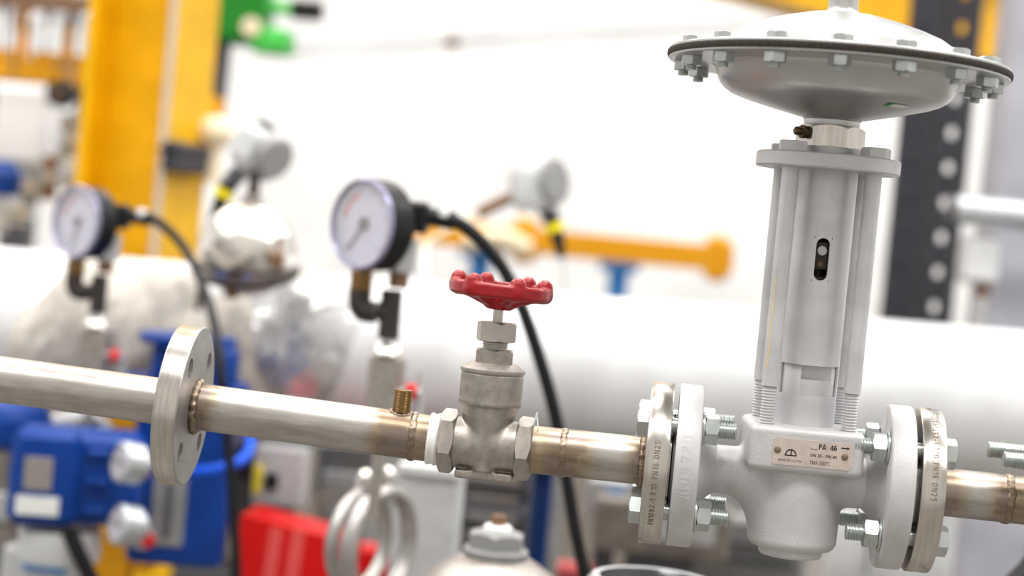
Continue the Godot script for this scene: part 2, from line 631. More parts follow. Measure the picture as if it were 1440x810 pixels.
const LAMP_ENERGY := 12.2
func build_hall() -> void:
	var hx := HALL.x
	var hy := HALL.y
	var t := 0.2
	var zb := -HALL.z
	var zf := 5.0
	var zm := (zb + zf) / 2
	var dz := zf - zb
	structure("floor", finish(Soup.new().box(Vector3(2 * hx, t, dz), Vector3(0, -t / 2, zm))), M.floor_grey, "grey concrete hall floor")
	structure("ceiling", finish(Soup.new().box(Vector3(2 * hx, t, dz), Vector3(0, hy + t / 2, zm))), M.ceiling_white, "white hall ceiling")
	structure("wall_back", finish(Soup.new().box(Vector3(2 * hx, hy, t), Vector3(0, hy / 2, zb - t / 2))), M.wall_white, "white wall behind the plant")
	structure("wall_front", finish(Soup.new().box(Vector3(2 * hx, hy, t), Vector3(0, hy / 2, zf + t / 2))), M.wall_dado, "grey wall on the viewer's side of the hall")
	structure("wall_left", finish(Soup.new().box(Vector3(t, hy, dz), Vector3(-hx - t / 2, hy / 2, zm))), M.wall_white, "white side wall on the left")
	structure("wall_right", finish(Soup.new().box(Vector3(t, hy, dz), Vector3(hx + t / 2, hy / 2, zm))), M.wall_white, "white side wall on the right")
	var frame := finish(Soup.new().box(Vector3(3.28, 0.08, 1.28), Vector3.ZERO, 0.01))
	var glow := finish(Soup.new().box(Vector3(3.2, 0.01, 1.2)))
	var where := ["over the back wall", "over the pipe run", "over the viewer"]
	for iz in 3:
		for ix in 3:
			var pos := Vector3([-4.2, 0.0, 4.2][ix], hy - 0.6, [-4.6, -1.2, 2.2][iz])
			var l := thing("ceiling_lamp", "long white hall lamp %s, %s of its row" % [where[iz], ["left", "middle", "right"][ix]], "lamp", pos, "hall ceiling lamps")
			part(l, "frame", frame, M.ceiling_white)
			part(l, "diffuser", glow, M.lamp_glow, Vector3(0, -0.044, 0))
			for s in [-1.0, 1.0]:
				part(l, "hanger", finish(Soup.new().cyl(0.006, 0.03, 0.6, 8)), M.galvanised, Vector3(s * 1.0, 0, 0))
			var a := AreaLight3D.new()
			a.name = "lamp_light"
			a.area_size = Vector2(3.2, 1.2)
			a.light_energy = LAMP_ENERGY
			a.light_color = Color(1.0, 0.994, 0.984)
			a.area_range = 30.0
			a.shadow_enabled = true
			l.add_child(a)
			a.position = Vector3(0, -0.055, 0)
			a.rotation = Vector3(-PI / 2, 0, 0)

# ------------------------------------------------------------------ lettering
func text_mesh(s: String, bold := false) -> TextMesh:
	var f := SystemFont.new()
	f.font_names = PackedStringArray(["Droid Sans"])
	f.font_weight = 700 if bold else 400
	var t := TextMesh.new()
	t.font = f
	t.text = s
	t.font_size = 64
	t.pixel_size = 0.01
	t.depth = 0.02
	t.horizontal_alignment = HORIZONTAL_ALIGNMENT_CENTER
	t.vertical_alignment = VERTICAL_ALIGNMENT_CENTER
	return t
const CAP := 0.454  # height of a capital in text_mesh()
# lettering of a given cap height, squeezed to a given width, its left end at p
func set_text(st: SurfaceTool, s: String, p: Vector3, cap: float, width: float, bold: bool) -> void:
	var tm := text_mesh(s, bold)
	var k := cap / CAP
	var kx := width / tm.get_aabb().size.x
	st.append_from(tm, 0, Transform3D(Basis.from_scale(Vector3(kx, k, k)), p + Vector3(width / 2, 0, 0)))
# letters stamped round a rim of radius R about x, reading upwards, starting at angle phi0 (from the front, upwards positive)
func rim_text(s: String, cap: float, R: float, x: float, phi0: float, reverse := false) -> ArrayMesh:
	var st := SurfaceTool.new()
	st.begin(Mesh.PRIMITIVE_TRIANGLES)
	var phi := phi0
	for i in s.length():
		var ch := s[i]
		if ch != " ":
			var tm := text_mesh(ch, true)
			var kc := cap / CAP
			var n := Vector3(0, sin(phi), cos(phi))
			var t := Vector3(0, cos(phi), -sin(phi)) * (-1.0 if reverse else 1.0)
			var up := Vector3(-1, 0, 0) * (-1.0 if reverse else 1.0)
			st.append_from(tm, 0, Transform3D(Basis(t * kc * 0.8, up * kc, n * kc), Vector3(x, 0, 0) + n * (R + 0.00001)))
		phi += (cap * (0.6 if ch in "1-. " else 0.86)) / R * (-1.0 if reverse else 1.0)
	return st.commit()

# a part cut out of a turned body
func csg_part(parent: Node, called: String, body: Mesh, cutters: Array, m: Material, at := Vector3.ZERO, bs := Basis.IDENTITY, label := "") -> CSGCombiner3D:
	var c := CSGCombiner3D.new()
	c.name = called
	parent.add_child(c, true)
	c.transform = Transform3D(bs, at)
	c.material_override = m
	var b := CSGMesh3D.new()
	b.name = "solid"
	b.mesh = body
	c.add_child(b)
	for k in cutters:
		k.operation = CSGShape3D.OPERATION_SUBTRACTION
		k.name = "cutter"
		c.add_child(k, true)
	if label:
		c.set_meta("label", label)
	return c

# ------------------------------------------------------------------ pipes
var tint_noise := FastNoiseLite.new()
# bare stainless steel, straw and brown where the welding heat has oxidised it; welds = [[x, reach], ...]
func steel_tint(p: Vector3, welds: Array) -> Color:
	var base := Color(0.60, 0.575, 0.54)
	var n := tint_noise.get_noise_3d(p.x * 900.0, p.y * 900.0, p.z * 900.0)
	var n2 := tint_noise.get_noise_3d(p.x * 250.0 + 50.0, p.y * 1400.0, p.z * 1400.0)
	base = base.lerp(Color(0.46, 0.42, 0.365), clampf(n2 * 0.9 + 0.15, 0.0, 0.5))
	for w in welds:
		var d: float = absf(p.x - w[0]) / w[1] + n * 0.35
		if d < 1.0:
			var band := Color(0.30, 0.215, 0.14).lerp(Color(0.36, 0.30, 0.27), clampf(0.5 + n2 * 2.0, 0.0, 1.0)) if d < 0.45 else Color(0.44, 0.345, 0.235)
			base = base.lerp(band, clampf((1.0 - d) * 1.8, 0.0, 0.92))
	return base
func pipe_mesh(x0: float, x1: float, r: float, welds: Array) -> ArrayMesh:
	var prof := [Vector2(r - 0.0026, x0), Vector2(r - 0.0004, x0), Vector2(r, x0 + 0.0004)]
	var n := maxi(2, int((x1 - x0) / 0.0025))
	for i in range(1, n):
		prof.append(Vector2(r, x0 + (x1 - x0) * i / n))
	prof.append_array([Vector2(r, x1 - 0.0004), Vector2(r - 0.0004, x1), Vector2(r - 0.0026, x1)])
	return finish(Soup.new().lathe(prof, 56, Transform3D(AX, Vector3.ZERO)), 38.0, steel_tint.bind(welds))
# lumpy weld bead round the pipe at x
func bead_mesh(r: float, w: float, h: float, sd: int) -> ArrayMesh:
	var s := Soup.new()
	var n := 64
	var sides := 7
	var pts := []
	for k in n:
		var t := TAU * k / n
		var lump := 1.0 + 0.28 * sin(t * 17.0 + sd) + 0.2 * tint_noise.get_noise_2d(cos(t) * 60.0 + sd * 31.0, sin(t) * 60.0)
		var off := w * 0.2 * tint_noise.get_noise_2d(cos(t) * 40.0 + sd * 7.0, sin(t) * 40.0 + 90.0)
		var row := []
		for j in sides:
			var a := PI * j / (sides - 1)
			var rr := r - 0.0003 + h * sin(a) * lump
			row.append(Vector3(off - cos(a) * w * 0.5 * (0.8 + 0.2 * lump), cos(t) * rr, -sin(t) * rr))
		pts.append(row)
	for k in n:
		var k2 := (k + 1) % n
		for j in sides - 1:
			s.quad(pts[k][j], pts[k][j + 1], pts[k2][j + 1], pts[k2][j])
	# orientation: make faces point away from the axis
	var a0 := s.v[0]
	var nn := (s.v[1] - a0).cross(s.v[2] - a0)
	if nn.dot(Vector3(0, a0.y, a0.z)) < 0.0:
		s.v.reverse()
	return finish(s, 60.0)

func blank_flange(t: float, R := 0.0575) -> ArrayMesh:
	var c := 0.0008
	return finish(Soup.new().lathe([Vector2(0, 0), Vector2(R - c, 0), Vector2(R, c), Vector2(R, t - c), Vector2(R - c, t), Vector2(0, t)], 96, Transform3D(AX, Vector3.ZERO)))
func bolt_holes(phase := PI / 4) -> Array:
	var cuts := []
	for k in 4:
		var a := phase + k * PI / 2
		var c := CSGCylinder3D.new()
		c.radius = 0.007
		c.height = 0.2
		c.sides = 24
		c.transform = Transform3D(AX, Vector3(0, sin(a) * 0.0425, cos(a) * 0.0425))
		cuts.append(c)
	return cuts

const PIPE_R := 0.01685
const JOINT_R := 0.166
func build_pipe_run() -> void:
	tint_noise.noise_type = FastNoiseLite.TYPE_SIMPLEX_SMOOTH
	tint_noise.frequency = 0.05
	tint_noise.seed = 21
	var fl := blank_flange(0.016)
	# left run: slightly out of line where it is screwed into the gate valve
	var l := thing("steel_pipe", "long stainless pipe with a welded loose-holed flange, screwed into the red-handled valve", "pipe", Vector3(-0.168, H, 0))
	l.rotation = Vector3(0, deg_to_rad(3.0), deg_to_rad(-2.3))
	part(l, "tube", pipe_mesh(-1.1, 0.012, PIPE_R, [[-0.0175, 0.030], [-0.002, 0.026], [-0.1755, 0.018], [-0.0285, 0.024]]), M.pipe_steel)
	var f := csg_part(l, "flange", blank_flange(0.017), bolt_holes(), M.flange_face, Vector3(-0.1945, 0, 0))
	part(f, "flange_rim", finish(Soup.new().lathe([Vector2(0.0574, 0.0009), Vector2(0.05755, 0.0011), Vector2(0.05755, 0.0159), Vector2(0.0574, 0.0161)], 96, Transform3D(AX, Vector3.ZERO))), M.machined, Vector3.ZERO, Basis.IDENTITY, "bright turned rim of the flange")
	part(l, "weld_bead", bead_mesh(PIPE_R, 0.006, 0.0032, 1), M.weld, Vector3(-0.1755, 0, 0), Basis.IDENTITY, "brown weld bead against the flange")
	part(l, "weld_bead", bead_mesh(PIPE_R, 0.0055, 0.0012, 2), M.weld, Vector3(-0.0175, 0, 0))
	var nip := part(l, "nipple", finish(Soup.new().thread(0.0066, 0.0, 0.0165, 0.0011, 32, Transform3D.IDENTITY, 0.00025)), M.brass, Vector3(-0.0285, PIPE_R - 0.001, 0), Basis.IDENTITY, "short brass-coloured threaded stub welded on top")
	var bd := Soup.new()
	for k in 14:
		var a := TAU * k / 14.0
		bd.ball(Vector3(0.0022, 0.0015, 0.0022), Vector3(sin(a) * 0.0074, 0.0006 - 0.0022 * cos(a) * cos(a), cos(a) * 0.0074), 10, 6)
	part(nip, "weld_bead", finish(bd, 60), M.weld)
	var tape := Soup.new()
	var prof := []
	for i in 9:
		prof.append(Vector2(0.0182 + 0.0012 * sin(i * 1.9) * 0.5 + 0.0007 * i / 8.0, -0.0065 + 0.012 * i / 8.0))
	prof.push_front(Vector2(PIPE_R - 0.0002, -0.0065))
	prof.append(Vector2(PIPE_R - 0.0002, 0.0055))
	part(l, "sealing_tape", finish(tape.lathe(prof, 48, Transform3D(AX, Vector3.ZERO))), M.tape, Vector3(0.0, 0, 0), Basis.IDENTITY, "white thread tape wound round the pipe end")
	# piece between the gate valve and the control valve
	var m := thing("steel_pipe", "short browned stainless pipe piece between the two valves", "pipe", Vector3(0, H, 0))
	part(m, "tube", pipe_mesh(-0.112, -0.014, PIPE_R + 0.0002, [[-0.0765, 0.03], [-0.112, 0.03], [-0.019, 0.016]]), M.pipe_steel)
	part(m, "weld_bead", bead_mesh(PIPE_R, 0.0055, 0.0012, 3), M.weld, Vector3(-0.0765, 0, 0))
	part(m, "weld_bead", bead_mesh(PIPE_R, 0.006, 0.003, 4), M.weld, Vector3(-0.020, 0, 0))
	var mf := csg_part(m, "flange", fl, bolt_holes(), M.machined, Vector3(-0.018, 0, 0), Basis.IDENTITY, "bare steel flange with stamped lettering on its rim")
	part(mf, "stamped_lettering", rim_text("EN1092-1 01D PN16 DN25", 0.0038, 0.0575, 0.0078, deg_to_rad(-40)), M.stamp)
	part(m, "raised_face", finish(Soup.new().cyl(0.034, -0.0025, 0.0, 48, Transform3D(AX, Vector3.ZERO))), M.machined)
	for q in [[0.002, 0.010, 0.018], [-0.003, 0.0155, 0.016]]:
		var a := Vector3(-0.0975, PIPE_R + 0.001, 0.004)
		part(m, "tape_shred", finish(Soup.new().box(Vector3(0.0011, q[1], 0.0003), a + Vector3(q[0] * 0.6, q[1] * 0.15, 0.004), 0.0, Basis(Vector3(0, 0, 1), q[0] * 90.0))), M.tape)
	# right run
	var r := thing("steel_pipe", "stainless pipe leading off to the right from the control valve", "pipe", Vector3(JOINT_R, H, 0))
	part(r, "tube", pipe_mesh(0.012, 0.105, PIPE_R, [[0.020, 0.022], [0.069, 0.022], [0.10, 0.03]]), M.pipe_steel)
	part(r, "weld_bead", bead_mesh(PIPE_R, 0.006, 0.003, 5), M.weld, Vector3(0.0195, 0, 0))
	part(r, "weld_bead", bead_mesh(PIPE_R, 0.006, 0.0013, 6), M.weld, Vector3(0.069, 0, 0))
	var rf := csg_part(r, "flange", fl, bolt_holes(), M.machined, Vector3(0.002, 0, 0), Basis.IDENTITY, "bare steel flange with stamped lettering on its rim")
	part(rf, "stamped_lettering", rim_text("EN1092-1 01D PN16 DN25", 0.0038, 0.0575, 0.0082, deg_to_rad(62), true), M.stamp)
	part(r, "raised_face", finish(Soup.new().cyl(0.034, 0.0, 0.0025, 48, Transform3D(AX, Vector3.ZERO))), M.machined)
	csg_part(r, "end_flange", fl, bolt_holes(), M.machined, Vector3(0.104, 0, 0))

func bolt_things(spots: Array) -> void:
	var head := finish(Soup.new().hex(0.0185, -0.0078, 0.0, Transform3D(AX, Vector3.ZERO), false, true))
	var shank := finish(Soup.new().cyl(0.0058, 0.0, 0.042, 20, Transform3D(AX, Vector3.ZERO)))
	var thr := finish(Soup.new().thread(0.006, 0.036, 0.061, 0.0019, 20, Transform3D(AX, Vector3.ZERO)))
	var thr_long := finish(Soup.new().thread(0.006, 0.036, 0.083, 0.0019, 20, Transform3D(AX, Vector3.ZERO)))
	var nut := finish(Soup.new().hex(0.0185, 0.0, 0.0098, Transform3D(AX, Vector3.ZERO), true, true))
	var washer := finish(Soup.new().ring(0.0062, 0.0115, 0.0, 0.0018, 32, Transform3D(AX, Vector3.ZERO), 0.0003))
	for s in spots:
		var b := thing("hex_bolt", s.label, "bolt", s.at, s.group)
		b.transform.basis = (Basis(Vector3.UP, PI) if s.flip else Basis.IDENTITY)
		var spin := Basis(Vector3.RIGHT, s.spin)
		part(b, "bolt_head", head, M.zinc, Vector3.ZERO, spin)
		part(b, "shank", shank, M.zinc)
		part(b, "thread", thr_long if s.has("long") else thr, M.zinc)
		part(b, "nut", nut, M.zinc, Vector3(s.grip + (0.0018 if s.washer else 0.0), 0, 0), Basis(Vector3.RIGHT, s.spin + 0.35))
		if s.washer:
			part(b, "washer", washer, M.zinc, Vector3(s.grip, 0, 0))

func build_flange_bolts() -> void:
	var spots := []
	var names := [["upper front", 1, 1], ["upper rear", 1, -1], ["lower front", -1, 1], ["lower rear", -1, -1]]
	for n in names:
		var d := Vector3(0, n[1] * 0.03005, n[2] * 0.03005)
		spots.append({"label": "zinc-plated hex bolt and nut in the control valve's left flange joint, %s" % n[0], "group": "flange bolts", "at": Vector3(-0.0182, H, 0) + d, "flip": false, "spin": rng.randf() * 1.0, "grip": 0.0374, "washer": n[1] < 0 or n[2] > 0})
		spots.append({"label": "zinc-plated hex bolt and nut in the control valve's right flange joint, %s" % n[0], "group": "flange bolts", "at": Vector3(JOINT_R + 0.0182, H, 0) + d, "flip": true, "spin": rng.randf() * 1.0, "grip": 0.0374, "washer": n[2] > 0})
	for n in [["rear", -1], ["front", 1]]:
		spots.append({"label": "long threaded bolt end reaching in from the right edge above the pipe, %s" % n[0], "group": "bolts of the next joint", "at": Vector3(JOINT_R + 0.141, H + 0.03005, n[1] * 0.03005), "flip": true, "spin": 0.2, "grip": 0.0374, "washer": false, "long": true})
	bolt_things(spots)
	for x in [["left", 0.0], ["right", JOINT_R]]:
		var g := part(self, numbered("flange_gasket"), finish(Soup.new().ring(0.0145, 0.0355, -0.0005, 0.0005, 48, Transform3D(AX, Vector3.ZERO))), M.gasket, Vector3(x[1], H, 0))
		tag(g, "dark gasket in the gap of the control valve's %s flange joint" % x[0], "gasket", "flange gaskets")

# ------------------------------------------------------------------ control valve
const CV_X := 0.0895
const CV_TURN := 3.5
func body_field(p: Vector3) -> float:
	var rho := Vector2(p.x, p.z).length()
	var d := sd_cyl(rho, p.y, 31.5, -50.0, 30.0, 7.0)
	var l := sd_capsule(p, Vector3(-74, 0, 0), Vector3(-30, 0, 0), 16.5, 17.5)
	l = smin(l, sd_capsule(p, Vector3(-32, -3, 0), Vector3(-10, -22, 0), 17.0, 25.0), 8.0)
	var r := sd_capsule(p, Vector3(66, 0, 0), Vector3(26, 0, 0), 17.0, 18.5)
	d = smin(d, smin(l, r, 4.0), 6.0)
	var c := cos(deg_to_rad(CV_TURN))
	var s := sin(deg_to_rad(CV_TURN))
	var q := Vector3(p.x * c - p.z * s, p.y, p.x * s + p.z * c)
	var b := sd_box(q, Vector3(0, 22.5, 0), Vector3(39.5, 15.5, 37.5), 4.5)
	return smin(d, b, 5.0)

func build_control_valve() -> void:
	var v := thing("control_valve", "tall grey self-acting control valve with a wide round diaphragm housing on top", "valve", Vector3(CV_X, H, 0))
	var turn := yrot(CV_TURN)
	var zl := -CV_X + 0.002
	var zr := JOINT_R - CV_X - 0.002
	part(v, "body", nets(body_field, Vector3(-76, -56, -44), Vector3(72, 42, 44), 1.8), M.cast_grey)
	part(v, "bottom_plug", finish(Soup.new().lathe([Vector2(0, -0.0555), Vector2(0.0212, -0.0555), Vector2(0.0224, -0.054), Vector2(0.0224, -0.048)], 40)), M.cast_grey)
	# flanges with a short hub
	var gf := finish(Soup.new().lathe([Vector2(0, 0), Vector2(0.0568, 0), Vector2(0.0575, 0.0008), Vector2(0.0575, 0.0155), Vector2(0.0562, 0.017), Vector2(0.0305, 0.0172), Vector2(0.0270, 0.0185), Vector2(0.0200, 0.026), Vector2(0.0165, 0.030), Vector2(0, 0.030)], 96, Transform3D(AX, Vector3.ZERO)))
	csg_part(v, "flange", gf, bolt_holes(), M.cast_grey, Vector3(zl, 0, 0))
	csg_part(v, "flange", gf, bolt_holes(), M.cast_grey, Vector3(zr, 0, 0), Basis(Vector3.UP, PI))
	var rf := finish(Soup.new().cyl(0.034, -0.0015, 0.0005, 48, Transform3D(AX, Vector3.ZERO)))
	part(v, "raised_face", rf, M.cast_grey, Vector3(zl, 0, 0))
	part(v, "raised_face", rf, M.cast_grey, Vector3(zr, 0, 0), Basis(Vector3.UP, PI))
	part(v, "cast_lettering", rim_text("10097801", 0.0085, 0.0574, zl + 0.0085, deg_to_rad(-16)), M.cast_grey)
	# name plate
	var pl := Node3D.new()
	pl.name = "name_plate"
	v.add_child(pl)
	pl.transform = Transform3D(turn, turn * Vector3(0.0035, 0.0215, 0.0376))
	var outline := PackedVector2Array()
	for p in [[-0.0272, -0.0084], [-0.0260, -0.0092], [0.0255, -0.0092], [0.0272, -0.0075], [0.0272, 0.0075], [0.0255, 0.0092], [-0.0258, 0.0092], [-0.0272, 0.008]]:
		outline.append(Vector2(p[0], p[1]))
	part(pl, "plate", finish(Soup.new().extrude(outline, -0.0006, 0.0004)), M.plate)
	var zt := 0.00045
	var st := SurfaceTool.new()
	st.begin(Mesh.PRIMITIVE_TRIANGLES)
	for w in [["PA", 0.0037, 0.0052, 0.0038, 0.0050, true], ["46", 0.0115, 0.0052, 0.0036, 0.0047, true], ["DN 25 - PN 40", -0.0016, -0.0010, 0.0021, 0.0182, true], ["TMA 300°C", -0.0016, -0.0060, 0.0025, 0.0140, false], ["MADE BY GESTRA", -0.0230, -0.0060, 0.0016, 0.0160, false]]:
		set_text(st, w[0], Vector3(w[1], w[2], zt), w[3], w[4], w[5])
	part(pl, "lettering", st.commit(), M.print)
	var emb := Soup.new()
	var c0 := Vector3(-0.0148, -0.0028, zt)
	for k in 14:
		var a0 := PI * k / 14.0
		var a1 := PI * (k + 1) / 14.0
		var e0 := Vector3(cos(a0), sin(a0) * 1.15, 0)
		var e1 := Vector3(cos(a1), sin(a1) * 1.15, 0)
		emb.quad(c0 + e0 * 0.0033, c0 + e0 * 0.0041, c0 + e1 * 0.0041, c0 + e1 * 0.0033)
	emb.box(Vector3(0.0082, 0.0008, 0.0001), c0 + Vector3(0, 0.0003, 0))
	emb.box(Vector3(0.0008, 0.0040, 0.0001), c0 + Vector3(0.0002, 0.0026, 0))
	part(pl, "emblem", finish(emb), M.print)
	var arrow := PackedVector2Array([Vector2(0, -0.0004), Vector2(0.0042, -0.0004), Vector2(0.0042, -0.0011), Vector2(0.0060, 0), Vector2(0.0042, 0.0011), Vector2(0.0042, 0.0004), Vector2(0, 0.0004)])
	part(pl, "arrow", finish(Soup.new().extrude(arrow, zt - 0.0001, zt + 0.0001, Transform3D(Basis.IDENTITY, Vector3(0.0190, 0.0058, 0)))), M.print)
	var line := Soup.new().box(Vector3(0.0045, 0.0004, 0.0001), Vector3(0.0008, 0.0032, zt)).box(Vector3(0.0004, 0.0012, 0.0001), Vector3(-0.0013, 0.0037, zt))
	part(pl, "field_line", finish(line), M.print)
	var riv := finish(Soup.new().lathe([Vector2(0.0025, -0.0002), Vector2(0.0023, 0.0007), Vector2(0.0014, 0.0012), Vector2(0, 0.0014)], 16, Transform3D(Basis(Vector3.RIGHT, PI / 2), Vector3.ZERO)))
	part(pl, "rivet", riv, M.rust, Vector3(-0.0240, 0.0006, 0.0003))
	part(pl, "rivet", riv, M.rust, Vector3(0.0220, -0.0002, 0.0003))
	# spring housing: tube with a lower window and a slot
	var ri := 0.0203
	var ro := 0.0217
	var wt := deg_to_rad(CV_TURN)
	var wa := 1.16
	var sa := 0.0062 / ro
	var st0 := deg_to_rad(1.5)
	var tube := Soup.new()
	tube.arc(ri, ro, 0.036, 0.0595, 0.0, TAU, 72)
	tube.arc(ri, ro, 0.0595, 0.0805, wt + wa, wt + TAU - wa, 48)
	tube.arc(ri, ro, 0.0805, 0.1390, 0.0, TAU, 72)
	tube.arc(ri, ro, 0.1390, 0.1700, st0 + sa, st0 + TAU - sa, 68)
	tube.slotted_patch(ri, ro, 0.1545, 0.0124, 0.0310, 0.0095, 0.0295, st0)
	tube.arc(ri, ro, 0.1700, 0.2165, 0.0, TAU, 72)
	part(v, "spring_housing", finish(tube), M.turned_grey)
	# inner sleeve in the window, with a milled pocket
	var sleeve := finish(Soup.new().cyl(0.0199, 0.036, 0.0835, 64, Transform3D.IDENTITY, 0.0004))
	var pocket := CSGBox3D.new()
	pocket.size = Vector3(0.0235, 0.0145, 0.02)
	pocket.position = Vector3(0.0060, 0.0777, 0.0225)
	csg_part(v, "inner_sleeve", sleeve, [pocket], M.turned_grey)
	# travel indicator in the slot
	var ind := part(v, "travel_indicator", finish(Soup.new().box(Vector3(0.0086, 0.0190, 0.003), Vector3(0.0005, 0.1570, 0.0142), 0.0004).cyl(0.0055, 0.0836, 0.2160, 20)), M.black_iron)
	part(ind, "pointer_screw", finish(Soup.new().cyl(0.0034, 0, 0.0022, 20, Transform3D(Basis(Vector3.RIGHT, PI / 2), Vector3(0.0005, 0.1605, 0.0163)), 0.0004).box(Vector3(0.0058, 0.0006, 0.0003), Vector3(0.0005, 0.1605, 0.0186))), M.light_grey)
	part(ind, "small_screw", finish(Soup.new().cyl(0.0017, 0, 0.0014, 14, Transform3D(Basis(Vector3.RIGHT, PI / 2), Vector3(0.0, 0.1512, 0.0163)))), M.dark_brass)
	part(ind, "spring_end", finish(Soup.new().tube([Vector3(-0.013, 0.1405, 0.0060), Vector3(-0.0065, 0.1405, 0.0125), Vector3(0.0005, 0.1405, 0.0145), Vector3(0.0075, 0.1405, 0.0125), Vector3(0.014, 0.1405, 0.0060)], 0.0026, 10)), M.black_iron)
	# tie rods
	var rod := finish(Soup.new().cyl(0.0059, 0.0265, 0.1795, 24))
	var rthread := finish(Soup.new().thread(0.0052, -0.004, 0.0265, 0.00205, 24, Transform3D.IDENTITY, 0.0008))
	var rhead := finish(Soup.new().hex(0.0180, 0.0, 0.0068))
	for s in [[-1, 1], [1, 1], [-1, -1], [1, -1]]:
		var p := turn * Vector3(s[0] * 0.0284, 0.0378, s[1] * 0.0250)
		var o := part(v, "tie_rod", rod, M.turned_grey, p)
		part(o, "thread", rthread, M.turned_grey)
		part(o, "hex_head", rhead, M.turned_grey, Vector3(0, 0.1893, 0), Basis(Vector3.UP, 0.3 + s[0] * 0.25))
	part(v, "paint_run", finish(Soup.new().box(Vector3(0.0007, 0.062, 0.0007), turn * Vector3(-0.0322, 0.108, 0.0294))), M.paint_line)
	# yoke plate
	part(v, "yoke_plate", finish(Soup.new().lathe([Vector2(0, 0.2165), Vector2(0.0492, 0.2165), Vector2(0.0502, 0.2175), Vector2(0.0502, 0.2258), Vector2(0.0492, 0.2268), Vector2(0, 0.2268)], 80)), M.turned_grey)
	part(v, "spigot", finish(Soup.new().lathe([Vector2(0.0215, 0.2266), Vector2(0.0215, 0.2330), Vector2(0.0, 0.2330)], 40)), M.turned_grey)
	part(v, "hex_collar", finish(Soup.new().hex(0.0415, 0.2325, 0.2478, Transform3D.IDENTITY, true, false, 0.42)), M.machined)
	part(v, "collar_neck", finish(Soup.new().lathe([Vector2(0.0190, 0.2475), Vector2(0.0196, 0.2485), Vector2(0.0196, 0.2515), Vector2(0.0215, 0.2535), Vector2(0, 0.2535)], 40)), M.sheet_grey)
	var gn_dir := Vector3(-0.86, 0.03, 0.5).normalized()
	part(v, "grease_nipple", finish(Soup.new().lathe([Vector2(0, -0.004), Vector2(0.0040, -0.004), Vector2(0.0040, 0.0035), Vector2(0.0046, 0.0036), Vector2(0.0046, 0.0062), Vector2(0.0026, 0.0068), Vector2(0.0022, 0.0080), Vector2(0.0031, 0.0092), Vector2(0.0029, 0.0108), Vector2(0.0016, 0.0120), Vector2(0, 0.0120)], 20)), M.dark_brass, Vector3(0, 0.2410, 0) + gn_dir * 0.0185, along(gn_dir), "dark brass grease nipple")
	# diaphragm housing
	var y0 := 0.2878
	var low := [Vector2(0, 0.2530), Vector2(0.0200, 0.2532), Vector2(0.0240, 0.2537), Vector2(0.0520, 0.2604), Vector2(0.0660, 0.2642), Vector2(0.0730, 0.2668), Vector2(0.0775, 0.2696), Vector2(0.0808, 0.2733), Vector2(0.0828, 0.2775), Vector2(0.0842, 0.2820), Vector2(0.0852, 0.2842), Vector2(0.0870, 0.2854), Vector2(0.0890, 0.2858), Vector2(0.1165, 0.2858), Vector2(0.1178, 0.2864), Vector2(0.1180, y0), Vector2(0, y0)]
	part(v, "lower_housing", finish(Soup.new().lathe(low, 96), 50.0), M.sheet_grey)
	part(v, "rim_gasket", finish(Soup.new().lathe([Vector2(0.10, y0 - 0.0004), Vector2(0.1186, y0 - 0.0002), Vector2(0.1192, y0 + 0.001), Vector2(0.1192, y0 + 0.0032), Vector2(0.1186, y0 + 0.0044), Vector2(0.10, y0 + 0.0046)], 96)), M.rim_gasket, Vector3.ZERO, Basis.IDENTITY, "dark rubber gasket between the housing halves")
	var y1 := y0 + 0.0042
	var top := [Vector2(0, y1), Vector2(0.1180, y1), Vector2(0.1182, y1 + 0.0012), Vector2(0.1175, y1 + 0.0022), Vector2(0.0900, y1 + 0.0024), Vector2(0.0868, y1 + 0.0034), Vector2(0.0842, y1 + 0.0062), Vector2(0.0818, y1 + 0.0105), Vector2(0.0780, y1 + 0.0148), Vector2(0.0715, y1 + 0.0190), Vector2(0.0600, y1 + 0.0236), Vector2(0.0430, y1 + 0.0290), Vector2(0.0260, y1 + 0.0332), Vector2(0.0130, y1 + 0.0345), Vector2(0, y1 + 0.0345)]
	part(v, "upper_housing", finish(Soup.new().lathe(top, 96), 50.0), M.sheet_grey)
	part(v, "pressure_port", finish(Soup.new().lathe([Vector2(0.0132, y1 + 0.0335), Vector2(0.0112, y1 + 0.0362), Vector2(0.0104, y1 + 0.040), Vector2(0.0104, y1 + 0.075), Vector2(0.0125, y1 + 0.076), Vector2(0.0125, y1 + 0.09), Vector2(0, y1 + 0.09)], 32)), M.sheet_grey)
	var bh := finish(Soup.new().hex(0.0132, 0.0, 0.0050))
	var bn := finish(Soup.new().hex(0.0132, -0.0066, 0.0, Transform3D.IDENTITY, false, true))
	var bt := finish(Soup.new().thread(0.0040, -0.0100, -0.006, 0.00125, 16))
	var bw := finish(Soup.new().cyl(0.0036, y0 - 0.0024, y1 + 0.0026, 12))
	for k in 16:
		var a := deg_to_rad(-4.0 + 22.5 * k)
		var p := Vector3(sin(a) * 0.1070, 0, cos(a) * 0.1070)
		var b := part(v, "housing_bolt", bw, M.zinc, p)
		part(b, "bolt_head", bh, M.zinc, Vector3(0, y1 + 0.0022, 0), yrot(rng.randf() * 60.0))
		var tw := yrot(rng.randf() * 60.0)
		part(b, "nut", bn, M.zinc, Vector3(0, y0 - 0.0022, 0), tw)
		part(b, "thread", bt, M.zinc, Vector3(0, y0 - 0.0022, 0))
